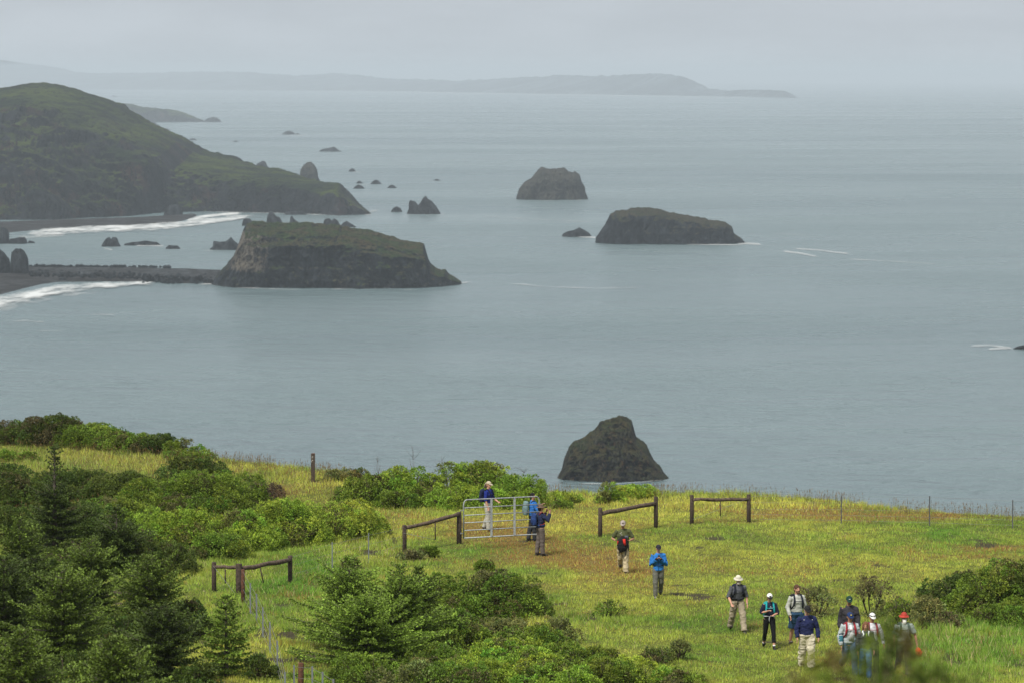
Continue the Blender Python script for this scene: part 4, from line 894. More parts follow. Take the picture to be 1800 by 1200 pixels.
for h in (0.20, 0.40, 0.595, 0.79):
    mb = MB(); mb.tube([gp(0.01, h), gp(0.99, h)], 0.018, 8); mb.build('bar', M_GATE, t)
for s in (0.365, 0.67):
    mb = MB(); c_ = gp(s, 0.5); mb.box(c_+np.array([0, -0.028, 0]), (0.075, 0.012, hgt*0.99)); mb.build('upright', M_GATE, t, smooth=False)
for h in (0.12, 0.72):
    mb = MB(); mb.tube([gp(-0.03, h), gp(0.0, h)], 0.016, 6); mb.box(gp(-0.035, h), (0.03, 0.05, 0.07)); mb.build('hinge', M_STEEL, t)
# steel posts and wires
M_STEELD = plain('weathered_steel', (0.10, 0.105, 0.115), 0.7, 0.2, c2=(0.06, 0.06, 0.065))
def tpost(px, yt, yb, parent, r=0.017, mat=None):
    g = ghit(px, yb); top = at_y(px, yt, g[1]); mb = MB(); c_ = (g+top)/2-np.array([0, 0, 0.1]); L = top[2]-g[2]+0.2
    mb.box(c_, (r*2.2, 0.006, L)); mb.box(c_+np.array([0, 0.016, 0]), (0.006, 0.026, L)); mb.build('steel_post', mat or M_STEEL, parent, smooth=False); return g, top
def wires(parent, ends, levels, r=0.0035, sag=0.01):
    for h in levels:
        mb = MB(); pts = []
        for i, (g, top) in enumerate(ends):
            q = g+(top-g)*h; pts.append(q+np.array([0, -0.02, 0]))
            if i < len(ends)-1:
                q2 = ends[i+1][0]+(ends[i+1][1]-ends[i+1][0])*h; pts.append((q+q2)/2-np.array([0, 0.02, sag]))
        mb.tube(pts, r, 4); mb.build('wire', M_WIRE, parent)
def ends_of(px, yt, yb): g = ghit(px, yb); return (g, at_y(px, yt, g[1]))
f = thing('wire_fence', 'long wire fence on thin steel posts running right along the brink', 'fence', ghit(1479, 918), 'wire fences')
e_ = [ends_of(1316, 870, 917)]+[tpost(*q, f, 0.019, M_STEELD) for q in ((1479, 870, 919), (1634, 871, 924), (1780, 878, 928), (1935, 884, 934))]
wires(f, e_, (0.12, 0.3, 0.5, 0.74, 0.97))
f = thing('wire_fence', 'wire fence stepping down the slope from the timber corner, five steel posts close together', 'fence', ghit(440, 1078), 'wire fences')
e_ = [ends_of(427, 1000, 1057)]+[tpost(*q, f, 0.02) for q in ((440, 1024, 1078), (451, 1043, 1096), (462, 1066, 1119), (474.5, 1092, 1147), (487.5, 1125, 1182), (501, 1180, 1236))]
wires(f, e_, (0.15, 0.4, 0.68, 0.95), 0.0045)
f = thing('wire_fence', 'short wire fence with one wooden post on the bottom edge, running off right', 'fence', ghit(529, 1225), 'wire fences')
post_at(529, 1164, 1226, 0.075, M_WOODR, f)
e_ = [tpost(*q, f, 0.02) for q in ((517, 1168, 1224), (549, 1170, 1230), (567, 1180, 1238), (586, 1193, 1250))]
wires(f, e_, (0.3, 0.62, 0.95), 0.0045)
f = thing('wire_fence', 'faint wire fence with thin steel posts between the timber corner and the gate brace', 'fence', ghit(584, 1002), 'wire fences')
e_ = [ends_of(510, 976, 1024)]+[tpost(*q, f) for q in ((584, 952, 1002), (648, 936, 989))]+[ends_of(711, 922, 970)]
wires(f, e_, (0.3, 0.62, 0.93))
f = thing('steel_post', 'lone steel fence post in the grass left of the timber corner', 'post', ghit(306, 1005), 'lone steel posts'); tpost(306, 976, 1007, f)
f = thing('steel_post', 'small steel post top showing between the conifers and the grass', 'post', ghit(238, 985), 'lone steel posts'); tpost(239, 962, 990, f)
# ------------------------------------------------------------------ people
def skin_mat(n, c): return plain(n, c, 0.6, c2=tuple(v*0.9 for v in c))
M_SKIN = skin_mat('skin_light', (0.50, 0.27, 0.19)); M_SKIN2 = skin_mat('skin_tanned', (0.38, 0.20, 0.13)); M_SKIN3 = skin_mat('skin_olive', (0.34, 0.19, 0.12))
_cm = {}
def cloth(c, rough=0.9, sc=9):
    if c not in _cm: _cm[c] = plain('cloth_%d' % len(_cm), c, rough, c2=tuple(v*0.72 for v in c), scale=sc, bump=0.15)
    return _cm[c]
def Rx(a): c, s = math.cos(a), math.sin(a); return np.array([[1, 0, 0], [0, c, -s], [0, s, c]])
def Rz(a): c, s = math.cos(a), math.sin(a); return np.array([[c, -s, 0], [s, c, 0], [0, 0, 1]])
A = np.array
def person(label, px, py, h, yaw=0, legs=((19.2, 14), (-22.4, 23)), arms=None, head=(10, 0), lean=0.03, top=(0.1, 0.1, 0.1), sleeve='long', pants=(0.3, 0.3, 0.2), pantlen='long', baggy=1.0,
           shoes=(0.05, 0.045, 0.04), skin=None, hair=None, hairlen=0, beard=None, hat=None, glasses=False, jacket=False, fat=1.0, pack=None, spread=0.0, extra=None, tophem=0.0):
    """local frame: the figure faces -Y, its left hand is at +X, z up, 1.75 m tall; then scaled, turned and set on the ground"""
    skin = skin or M_SKIN
    g = ghit(px, py); K = h/1.75; Ry = Rz(math.radians(yaw))
    # legs
    J = []
    for sgn, (a, b) in zip((-1, 1), legs):
        a, b = math.radians(a), math.radians(b); hip = A([0.09*sgn, 0, 0.93])
        kn = hip+0.435*A([0.02*sgn+spread*sgn*0.1, -math.sin(a), -math.cos(a)]); an = kn+0.425*A([spread*sgn*0.05, -math.sin(a-b), -math.cos(a-b)])
        J.append((hip, kn, an, a-b))
    low = min(j[2][2]-0.08-0.05*max(0, math.sin(-j[3])) for j in J)
    dz = -low
    def W(p, extra_z=True): p = A(p, float); return g+Ry@(p+A([0, 0, dz]))*K
    L = lambda p: A([p[0], p[1]+0, p[2]])
    def torso(p):                                 # lean forward from the waist
        p = A(p, float); t = max(0.0, p[2]-1.0); return A([p[0], p[1]-lean*t*1.6, p[2]-lean*t*0.3])
    NB = torso((0, 0.01, 1.49)); HP, HY = math.radians(head[0]*0.6), math.radians(head[1])
    HR = Rz(HY)@Rx(HP)
    def hd(p): return NB+HR@A(p, float)
    if arms is None: arms = (((-0.06, 0.04, -0.27), (-0.07, -0.06, -0.52)), ((0.06, -0.02, -0.27), (0.07, -0.14, -0.50)))
    AR = []
    for sgn, (e, w) in zip((-1, 1), arms):
        sh = torso((0.170*sgn*(0.5+0.5*fat), 0.0, 1.395)); AR.append((sh, sh+A(e), sh+A(w)))
    t = thing('person', label, 'person', g)
    def fin(mb): mb.xf(lambda p: W(p)); return mb
    # ---- body: one surface
    mb = MB()
    mb.tube([torso(p) for p in ((0, 0, 0.86), (0, 0, 0.96), (0, 0, 1.10), (0, -0.005, 1.28), (0, 0, 1.38), (0, 0.005, 1.455))], [(0.13, 0.10), (0.155*fat, 0.115*fat), (0.135*fat, 0.10*fat), (0.155*fat, 0.115*fat), (0.145, 0.092), (0.075, 0.062)], 16)
    mb.tube([torso((0, 0.01, 1.42)), NB, hd((0, -0.01, 0.08))], [0.065, 0.056, 0.054], 10)
    # head: skull, jaw, nose, ears
    q0 = len(mb.v); mb.ball((0, 0.012, 0.155), (0.075, 0.094, 0.107), 16, 12); mb.ball((0, -0.030, 0.105), (0.056, 0.062, 0.075), 12, 9); mb.ball((0, -0.058, 0.062), (0.030, 0.028, 0.026), 8, 6)
    mb.tube([(0, -0.083, 0.165), (0, -0.110, 0.122), (0, -0.090, 0.112)], [0.009, 0.017, 0.010], 7); mb.tube([(-0.024, -0.085, 0.088), (0, -0.096, 0.087), (0.024, -0.085, 0.088)], 0.008, 6)
    for s_ in (-1, 1): mb.ball((0.077*s_, 0.01, 0.14), (0.011, 0.020, 0.032), 8, 6)
    mb.v[q0:] = [hd(p) for p in mb.v[q0:]]
    # legs, feet
    for hip, kn, an, sw in J:
        mb.tube([hip+A([0, 0, 0.03]), hip*0.5+kn*0.5+A([0, -0.01, 0]), kn, kn*0.6+an*0.4+A([0, 0.012, 0]), an], [0.088*fat, 0.073, 0.052, 0.053, 0.036], 12)
        mb.tube([an, an+A([0, -0.015, -0.03]), an+A([0, -0.05, -0.045])], [0.034, 0.030, 0.02], 8)
    # arms, hands with five fingers
    hands = []
    for sgn, (sh, el, wr) in zip((-1, 1), AR):
        mb.tube([torso((0.07*sgn, 0, 1.405)), sh, sh*0.5+el*0.5, el, el*0.55+wr*0.45, wr], [0.06, 0.058, 0.047, 0.039, 0.037, 0.026], 10)
        d = (wr-el)/np.linalg.norm(wr-el); s_ = np.cross(d, A([0, 0, 1.0]) if abs(d[2]) < 0.8 else A([1.0*sgn, 0, 0])); s_ /= np.linalg.norm(s_); n_ = np.cross(s_, d)
        if np.dot(n_, A([0, -1, 0])) < 0: n_ = -n_
        pc = wr+d*0.05; mb.tube([wr, wr+d*0.035, wr+d*0.085], [(0.024, 0.020), (0.036, 0.018), (0.037, 0.014)], 8, ref=s_)
        for k, (off, ln) in enumerate(((-0.028, 0.062), (-0.010, 0.074), (0.009, 0.070), (0.027, 0.055))):
            b = wr+d*0.08+s_*off; mb.tube([b, b+d*ln*0.45+n_*0.004, b+d*ln*0.75+n_*0.018, b+d*ln*0.85+n_*0.034], [0.0095, 0.009, 0.008, 0.007], 6)
        b = wr+d*0.03-s_*0.03; mb.tube([b, b+d*0.03-s_*0.022+n_*0.01, b+d*0.058-s_*0.024+n_*0.02], [0.012, 0.010, 0.008], 6)
        hands.append((wr, d, W(wr+d*0.09)))
    fin(mb).build('body', skin, t, remesh=0.0075*K, relax=2)
    # eyes
    for s_ in (-1, 1):
        mb = MB(); mb.ball(hd((0.031*s_, -0.083, 0.158)), (0.010, 0.006, 0.006), 8, 6); fin(mb).build('eye', cloth((0.02, 0.015, 0.012), 0.3), t)
    # ---- trousers
    mb = MB(); o_ = 0.014*baggy+0.006
    mb.tube([torso(p) for p in ((0, 0.0, 0.84), (0, 0, 0.92), (0, 0, 1.02), (0, 0, 1.07))], [(0.12, 0.095), (0.163*fat+o_*0.3, 0.122*fat+o_*0.3), (0.150*fat+0.008, 0.112*fat+0.008), (0.142*fat+0.006, 0.106*fat+0.006)], 16)
    for hip, kn, an, sw in J:
        if pantlen == 'short':
            mb.tube([hip+A([0, 0, 0.02]), hip*0.5+kn*0.5, kn+(hip-kn)*0.05], [0.097*fat+o_, 0.088+o_*1.2, 0.080+o_*1.4], 12)
        else:
            end = an+(kn-an)*(0.30 if pantlen == 'capri' else -0.02)
            mb.tube([hip+A([0, 0, 0.02]), hip*0.5+kn*0.5+A([0, -0.01, 0]), kn+A([0, -0.004, 0]), kn*0.6+an*0.4+A([0, 0.01, 0]), an*0.85+kn*0.15 if pantlen == 'long' else end, end],
                    [0.094*fat+o_*0.6, 0.078+o_, 0.058+o_*1.3, 0.057+o_*1.3, 0.046+o_*1.6, 0.046+o_*1.7], 12)
    fin(mb).build('shorts' if pantlen == 'short' else 'trousers', cloth(pants), t, remesh=0.014*K, relax=2, fold=0.016*baggy)
    # ---- shirt or jacket
    mb = MB(); o_ = 0.022 if jacket else 0.012
    hem = 0.94-tophem if jacket else 0.99-tophem
    mb.tube([torso(p) for p in ((0, 0, hem), (0, 0, hem+0.06), (0, 0, 1.10), (0, -0.005, 1.28), (0, 0, 1.39), (0, 0.004, 1.455), (0, 0.004, 1.485))],
            [(0.150*fat+o_, 0.115*fat+o_), (0.155*fat+o_, 0.118*fat+o_), (0.150*fat+o_, 0.114*fat+o_), (0.160*fat+o_, 0.118*fat+o_), (0.142+o_, 0.096+o_), (0.078+o_, 0.066+o_), (0.062+o_, 0.058+o_)], 16)
    for sgn, (sh, el, wr) in zip((-1, 1), AR):
        so = o_+0.004
        if sleeve == 'short': mb.tube([torso((0.07*sgn, 0, 1.405)), sh, sh*0.45+el*0.55, sh*0.2+el*0.8], [0.062+so, 0.062+so, 0.052+so*1.5, 0.049+so*1.7], 12)
        elif sleeve == 'rolled': mb.tube([torso((0.07*sgn, 0, 1.405)), sh, sh*0.5+el*0.5, el, el*0.85+wr*0.15], [0.062+so, 0.062+so, 0.052+so, 0.045+so, 0.046+so*1.5], 12)
        else: mb.tube([torso((0.07*sgn, 0, 1.405)), sh, sh*0.5+el*0.5, el, el*0.5+wr*0.5, wr*0.96+el*0.04], [0.062+so, 0.062+so, 0.052+so, 0.044+so, 0.042+so, 0.031+so], 12)
    fin(mb).build('jacket' if jacket else 'shirt', cloth(top), t, remesh=0.013*K, relax=2, fold=0.024 if jacket else 0.016)
    # ---- shoes, socks
    for hip, kn, an, sw in J:
        mb = MB(); pitch = -max(-0.15, min(0.5, -sw*0.9)); R_ = Rx(pitch)
        f_ = lambda p: an+R_@A(p, float)
        mb.tube([f_((0, 0.075, -0.04)), f_((0, 0.05, -0.045)), f_((0, -0.04, -0.04)), f_((0, -0.13, -0.052)), f_((0, -0.185, -0.058))], [(0.025, 0.03), (0.041, 0.04), (0.044, 0.040), (0.047, 0.030), (0.026, 0.018)], 12)
        mb.tube([f_((0, 0.01, -0.03)), f_((0, 0.015, 0.035))], [0.048, 0.046], 10)
        fin(mb).build('shoe', cloth(shoes), t)
    # ---- hair, beard, hat, glasses
    if hair:
        mb = MB(); mb.ball((0, 0.022, 0.172), (0.085, 0.100, 0.100), 14, 9, clip=-0.25); mb.ball((0, 0.045, 0.12), (0.078, 0.065, 0.09), 12, 8)
        if hairlen: mb.tube([(0, 0.06, 0.13), (0, 0.085, 0.0), (0, 0.08, -hairlen)], [(0.08, 0.05), (0.075, 0.035), (0.045, 0.02)], 10); [mb.tube([(0.075*s_, 0.02, 0.19), (0.088*s_, -0.005, 0.08), (0.075*s_, -0.03, -hairlen*0.7)], [0.03, 0.026, 0.014], 8) for s_ in (-1, 1)]
        mb.xf(hd); fin(mb).build('hair', cloth(hair), t)
    if beard:
        c_, bl = beard; mb = MB(); mb.ball((0, -0.050, 0.078), (0.062, 0.055, 0.045), 12, 8); mb.tube([(0, -0.072, 0.075), (0, -0.080, 0.02), (0, -0.07, 0.02-bl)], [(0.052, 0.035), (0.05, 0.03), (0.025, 0.014)], 10)
        mb.xf(hd); fin(mb).build('beard', cloth(c_), t)
    if glasses:
        mb = MB(); [mb.ball((0.032*s_, -0.094, 0.155), (0.027, 0.010, 0.017), 10, 6) for s_ in (-1, 1)]; mb.tube([(-0.078, 0.0, 0.16), (-0.060, -0.085, 0.16), (0.060, -0.085, 0.16), (0.078, 0.0, 0.16)], 0.004, 5)
        mb.xf(hd); fin(mb).build('glasses', cloth((0.012, 0.012, 0.014), 0.25), t)
    if hat:
        kind, c_ = hat[0], hat[1]; c2 = hat[2] if len(hat) > 2 and hat[2] else None; mb = MB()
        mb.ball((0, 0.012, 0.178), (0.092, 0.106, 0.098), 16, 8, clip=0.0)
        if kind == 'bucket':
            mb.ball((0, 0.012, 0.178), (0.090, 0.104, 0.105), 16, 8, clip=0.0)
            n = 18; b0 = len(mb.v)
            for r_, z_ in ((0.098, 0.195), (0.150, 0.165), (0.152, 0.158), (0.098, 0.178)):
                for k in range(n): a = 2*math.pi*k/n; mb.v.append(A([r_*0.92*math.cos(a), 0.012+r_*math.sin(a), z_+0.006*math.sin(3*a)*(r_ > 0.12)]))
            for i in range(3):
                for k in range(n): q = b0+i*n; mb.f.append((q+k, q+(k+1) % n, q+n+(k+1) % n, q+n+k))
            if hat[0] == 'bucket': mb.xf(hd); fin(mb).build('hat', cloth(c_), t)
        else:
            if kind == 'capflap': mb.tube([(0, 0.10, 0.20), (0, 0.13, 0.10), (0, 0.135, 0.0)], [(0.085, 0.010), (0.10, 0.010), (0.11, 0.008)], 10)
            mb.xf(hd); fin(mb).build('hat', cloth(c_), t)
            mb = MB(); n = 12; b0 = len(mb.v)
            for z_ in (0.0, 0.008):
                for k in range(n+1): a = math.pi*k/n; mb.v.append(A([0.080*math.cos(a), -0.055-0.125*math.sin(a), 0.188-0.030*math.sin(a)+z_]))
            m_ = n+1
            for k in range(n): mb.f += [(b0+k, b0+k+1, b0+m_+k+1, b0+m_+k)]
            mb.f += [tuple(b0+k for k in reversed(range(m_))), tuple(b0+m_+k for k in range(m_)), (b0, b0+m_, b0+2*m_-1, b0+m_-1)]
            mb.xf(hd); fin(mb).build('peak', cloth(c2 or c_), t)
            if len(hat) > 3 and hat[3]:
                mb = MB(); ec, ew, eh = hat[3]
                for wx, wz, sx_, sz_ in ((0, 0, ew, eh*0.4), (-ew*0.28, eh*0.42, ew*0.34, eh*0.3), (ew*0.22, eh*0.42, ew*0.42, eh*0.3)): mb.box((wx, -0.0945+wz*0.32-0.004, 0.222+wz), (sx_, 0.012, sz_))
                mb.xf(hd); fin(mb).build('emblem', cloth(ec), t)
            if kind == 'capback':
                pass
    api = dict(t=t, W=W, torso=torso, hd=hd, AR=AR, J=J, fin=fin, K=K, hands=hands, NB=NB, g=g, fat=fat)
    if pack: backpack(api, *pack)
    return api
def backpack(P, label, color, strapc, size=(0.29, 0.17, 0.46), belt=None, front=False, chest=True):
    """a pack is a thing of its own, worn by its walker: bag > lid, pocket; straps; belt"""
    W, torso, fin, fat = P['W'], P['torso'], P['fin'], P['fat']
    sg = -1 if front else 1
    yb = sg*(0.125*fat+0.03+size[1]/2)
    t = thing('backpack', label, 'backpack', W(torso((0, yb, 1.0))))
    mb = MB(); z0 = 1.45-size[2]
    mb.tube([torso((0, yb, z0)), torso((0, yb, z0+0.04)), torso((0, yb+sg*0.02, z0+size[2]*0.5)), torso((0, yb, 1.42)), torso((0, yb-sg*0.01, 1.46))], [(size[0]*0.36, size[1]*0.36), (size[0]*0.5, size[1]*0.5), (size[0]*0.53, size[1]*0.56), (size[0]*0.47, size[1]*0.47), (size[0]*0.3, size[1]*0.3)], 14)
    fin(mb).build('bag', cloth(color), t, remesh=0.016, relax=2, fold=0.012)
    mb = MB(); mb.ball(torso((0, yb+sg*size[1]*0.42, z0+size[2]*0.34)), (size[0]*0.36, 0.05, size[2]*0.24), 12, 8); fin(mb).build('pocket', cloth(tuple(v*0.75 for v in color)), t)
    for s_ in (-1, 1):
        yf = -0.125*fat-0.028
        pts = [(0.075*s_, 0.10, 1.40), (0.088*s_, 0.05, 1.478), (0.098*s_, -0.02, 1.492), (0.108*s_, -0.095, 1.43), (0.118*s_, yf-0.006, 1.32), (0.135*s_, yf+0.012, 1.18), (0.175*s_*fat, -0.03, 1.08), (0.16*s_*fat, 0.10, 1.06)]
        if front: pts = [(x, -y, z) for x, y, z in pts]
        mb = MB(); mb.tube([torso(p) for p in pts], [(0.028, 0.008)]*len(pts), 8, ref=(1, 0, 0)); fin(mb).build('shoulder_strap', cloth(strapc), t)
    if chest and not front:
        mb = MB(); mb.tube([torso((-0.118, -0.125*fat-0.04, 1.31)), torso((0, -0.125*fat-0.05, 1.305)), torso((0.118, -0.125*fat-0.04, 1.31))], [(0.009, 0.006)]*3, 6, ref=(0, 0, 1)); fin(mb).build('chest_strap', cloth(strapc), t)
    if belt:
        n = 16; mb = MB(); r1, r2 = 0.152*fat+0.035, 0.118*fat+0.035
        mb.tube([torso((r1*math.cos(a), r2*math.sin(a), 1.045)) for a in np.linspace(0.3, 2*math.pi-0.3+0.0, n)][:] if False else [torso((r1*math.cos(a), r2*math.sin(a), 1.045)) for a in np.linspace(0, 2*math.pi, n)], [(0.008, 0.02)]*n, 6, ref=(1, 0, 0)); fin(mb).build('hip_belt', cloth(belt), t)
        mb = MB(); mb.tube([torso((-0.02, -r2-0.004, 1.04)), torso((-0.03, -r2-0.012, 0.96)), torso((-0.025, -r2-0.016, 0.88))], [(0.012, 0.004)]*3, 6); fin(mb).build('loose_strap', cloth(belt), t)
    return t
NAVY = (0.012, 0.018, 0.055); BLACK = (0.012, 0.012, 0.014); KHAKI = (0.36, 0.32, 0.23); CREAM = (0.58, 0.54, 0.43)

person('man in a royal blue shirt and tan cap with neck flap, walking behind the gate', 858, 932, 1.75, 58, legs=((8, 6), (-10, 12)), arms=(((-0.06, -0.02, -0.28), (-0.05, -0.10, -0.52)), ((0.05, -0.06, -0.26), (0.02, -0.26, -0.36))),
       head=(14, -10), top=(0.012, 0.025, 0.19), sleeve='rolled', pants=(0.42, 0.41, 0.35), hat=('capflap', (0.50, 0.43, 0.31)), pack=('navy backpack on the man in the blue shirt behind the gate', NAVY, BLACK), shoes=(0.05, 0.04, 0.035))
person('person in a bright blue jacket leaning a hand on the gate', 936, 951, 1.68, 105, legs=((6, 4), (-6, 6)), arms=(((-0.07, -0.10, -0.25), (-0.02, -0.22, -0.42)), ((0.08, -0.14, -0.20), (0.05, -0.37, -0.10))),
       head=(6, -55), top=(0.03, 0.16, 0.50), jacket=True, pants=(0.03, 0.032, 0.036), hair=(0.012, 0.010, 0.010), skin=M_SKIN3, pack=('grey and teal backpack on the person in the bright blue jacket', (0.16, 0.24, 0.25), (0.05, 0.07, 0.08), (0.31, 0.20, 0.50)))
P = person('person in a navy jacket and brown hat looking through binoculars, facing right', 950, 976, 1.72, 112, legs=((4, 2), (-4, 4)), arms=(((-0.12, -0.14, -0.20), (-0.02, -0.24, 0.06)), ((0.10, -0.18, -0.18), (-0.02, -0.24, 0.06))),
       head=(-2, 0), top=(0.014, 0.022, 0.06), jacket=True, pants=(0.12, 0.10, 0.088), hat=('bucket', (0.14, 0.095, 0.065)), hair=(0.02, 0.015, 0.012), skin=M_SKIN3, pack=('navy and blue backpack with a red edged side on the binocular user', (0.018, 0.045, 0.16), (0.25, 0.03, 0.03), (0.29, 0.17, 0.42), (0.02, 0.08, 0.30)))
b_ = P['hd']((0, -0.15, 0.155)); bw = P['W'](b_); t = thing('binoculars', 'black binoculars held up by the person in the brown hat', 'binoculars', bw)
for s_ in (-1, 1):
    mb = MB(); mb.tube([P['hd']((0.032*s_, -0.10, 0.155)), P['hd']((0.033*s_, -0.14, 0.155)), P['hd']((0.038*s_, -0.22, 0.155))], [0.016, 0.018, 0.026], 10); P['fin'](mb).build('barrel', cloth(BLACK, 0.4), t)
mb = MB(); mb.tube([P['hd']((-0.033, -0.15, 0.16)), P['hd']((0.033, -0.15, 0.16))], 0.012, 6); P['fin'](mb).build('bridge', cloth(BLACK, 0.4), t)
P = person('heavy man in an olive T-shirt and pale cap, fiddling with a pack on his front', 1095, 1007, 1.74, -4, legs=((-19.2, 26), (19.2, 11)), arms=(((-0.16, 0.02, -0.24), (-0.07, -0.20, -0.26)), ((0.16, 0.02, -0.24), (0.05, -0.20, -0.26))),
       head=(26, 0), fat=1.22, top=(0.075, 0.085, 0.035), sleeve='short', pants=(0.50, 0.42, 0.27), baggy=1.4, hat=('cap', (0.36, 0.31, 0.28), None, ((0.12, 0.10, 0.12), 0.05, 0.04)), skin=M_SKIN2)
# the pack he carries in front of him, hanging from his hands
def pt(P, p): return P['W'](P['torso'](p))
t = thing('backpack', 'black backpack with a red panel, carried in front by the man in olive', 'backpack', pt(P, (0, -0.28, 0.9)))
mb = MB(); mb.tube([P['torso'](p) for p in ((0.02, -0.27, 0.76), (0.0, -0.28, 0.84), (0.0, -0.28, 1.0), (0.01, -0.27, 1.16), (0.03, -0.25, 1.24))], [(0.09, 0.04), (0.17, 0.09), (0.19, 0.10), (0.16, 0.085), (0.08, 0.05)], 14); P['fin'](mb).build('bag', cloth(BLACK), t, remesh=0.016, relax=2, fold=0.02)
mb = MB(); mb.tube([P['torso'](p) for p in ((0.05, -0.37, 1.19), (0.06, -0.39, 1.08), (0.09, -0.385, 0.98))], [(0.045, 0.012), (0.042, 0.012), (0.03, 0.01)], 10); P['fin'](mb).build('red_panel', cloth((0.55, 0.03, 0.02)), t)
mb = MB(); mb.tube([P['torso'](p) for p in ((-0.15, -0.33, 1.12), (-0.165, -0.34, 1.0))], [(0.02, 0.012), (0.018, 0.01)], 8); P['fin'](mb).build('red_trim', cloth((0.45, 0.03, 0.025)), t)
for pts in (((-0.10, -0.30, 0.80), (-0.12, -0.28, 0.62)), ((0.12, -0.30, 0.82), (0.08, -0.30, 0.62), (0.04, -0.30, 0.54), (0.0, -0.30, 0.66)), ((0.18, -0.25, 1.0), (0.20, -0.2, 0.78))):
    mb = MB(); mb.tube([P['torso'](p) for p in pts], [(0.014, 0.005)]*len(pts), 6); P['fin'](mb).build('loose_strap', cloth(BLACK), t)
t = thing('camera', 'small grey camera held at the chest by the man in olive', 'camera', pt(P, (0.10, -0.25, 1.2)))
mb = MB(); mb.box(P['torso']((0.12, -0.24, 1.24)), (0.11, 0.06, 0.075)); P['fin'](mb).build('camera_body', cloth((0.12, 0.14, 0.19), 0.5), t, smooth=False)
mb = MB(); mb.tube([P['torso']((0.12, -0.26, 1.24)), P['torso']((0.12, -0.32, 1.235))], 0.032, 12); P['fin'](mb).build('lens', cloth((0.08, 0.09, 0.12), 0.5), t)
for x_, z_ in ((-0.05, 1.34), (-0.02, 1.30), (-0.03, 1.37)):
    mb = MB(); mb.box(P['torso']((x_*1.6, -0.172, z_)), (0.03, 0.01, 0.018)); P['fin'](mb).build('shirt_print', cloth((0.55, 0.55, 0.5)), P['t'], smooth=False)

P = person('person in a bright blue rain jacket and dark cap, hands raised to the chest', 1157, 1050, 1.64, 2, legs=((12.8, 14), (-12.8, 20)), arms=(((-0.08, -0.02, -0.28), (0.10, -0.20, -0.09)), ((0.08, -0.02, -0.28), (-0.10, -0.20, -0.09))),
       head=(16, 4), top=(0.025, 0.17, 0.50), jacket=True, pants=(0.13, 0.13, 0.11), hat=('cap', (0.02, 0.02, 0.032)), shoes=(0.16, 0.15, 0.14), tophem=0.03)
t = thing('phone', 'dark phone held between the hands of the person in blue', 'phone', pt(P, (0, -0.27, 1.36)))
mb = MB(); mb.box(P['torso']((0.0, -0.27, 1.38)), (0.075, 0.012, 0.145), Rx(-0.5)); P['fin'](mb).build('screen', cloth((0.015, 0.015, 0.02), 0.3), t, smooth=False)
for s_, c_ in ((-1, BLACK), (1, BLACK)):
    sh, el, wr = P['AR'][0 if s_ < 0 else 1]; mb = MB(); mb.tube([wr*0.75+el*0.25, wr, wr+P['hands'][0 if s_ < 0 else 1][1]*0.045], [0.055, 0.05, 0.046], 8); P['fin'](mb).build('glove_cuff', cloth(c_), P['t'])
mb = MB(); r1 = 0.185; mb.tube([P['torso']((r1*math.cos(a), 0.146*math.sin(a), 1.08)) for a in np.linspace(0, 2*math.pi, 18)], [(0.007, 0.012)]*18, 6); P['fin'](mb).build('belt', cloth((0.03, 0.04, 0.07)), P['t'])
mb = MB(); mb.tube([P['torso']((0, -0.147, 0.93)), P['torso']((0, -0.15, 1.15)), P['torso']((0, -0.152, 1.34))], 0.006, 5); P['fin'](mb).build('zip', cloth((0.02, 0.07, 0.2)), P['t'])

P = person('man in a grey shirt with rolled sleeves and a cream bucket hat, in khaki trousers', 1296, 1110, 1.72, 8, legs=((-16, 17), (25.6, 8)), arms=(((-0.10, 0.02, -0.27), (-0.05, -0.18, -0.46)), ((0.08, 0.05, -0.27), (0.09, -0.04, -0.50))),
       head=(24, 2), fat=1.12, top=(0.09, 0.095, 0.11), sleeve='rolled', pants=(0.33, 0.28, 0.20), baggy=1.5, hat=('bucket', (0.60, 0.57, 0.47)), beard=((0.42, 0.38, 0.34), 0.0), glasses=True, lean=0.12, spread=0.7,
       pack=('black backpack with dangling waist strap on the man in the cream bucket hat', NAVY, (0.015, 0.018, 0.03), (0.30, 0.16, 0.45), BLACK))
mb = MB(); sh, el, wr = P['AR'][1]; mb.tube([wr*0.93+el*0.07, wr*0.99+el*0.01], [0.034, 0.033], 10); P['fin'](mb).build('wristwatch', cloth((0.3, 0.3, 0.3), 0.4), P['t'])
P = person('woman in a white fronted black cap with her arms crossed, in black cropped leggings', 1352, 1139, 1.58, 6, legs=((-12.8, 17), (19.2, 8)), arms=(((-0.09, 0.0, -0.25), (0.08, -0.19, -0.17)), ((0.09, -0.02, -0.26), (-0.08, -0.20, -0.30))),
       head=(28, 0), top=(0.014, 0.017, 0.04), sleeve='rolled', pants=(0.006, 0.006, 0.008), pantlen='capri', baggy=0.2, hair=(0.05, 0.03, 0.02), glasses=True, hat=('cap', (0.82, 0.82, 0.82), (0.012, 0.012, 0.014), ((0.03, 0.03, 0.035), 0.06, 0.045)), shoes=(0.02, 0.02, 0.022), spread=0.3,
       pack=('teal backpack with a pale waist belt on the woman in black', (0.02, 0.33, 0.34), (0.02, 0.34, 0.36), (0.32, 0.20, 0.50), (0.42, 0.44, 0.46)))
for hip, kn, an, sw in P['J']:
    mb = MB(); mb.tube([an+A([0, 0.0, 0.02]), an+(kn-an)*0.14], [0.046, 0.044], 10); P['fin'](mb).build('sock', cloth((0.72, 0.72, 0.72)), P['t'])
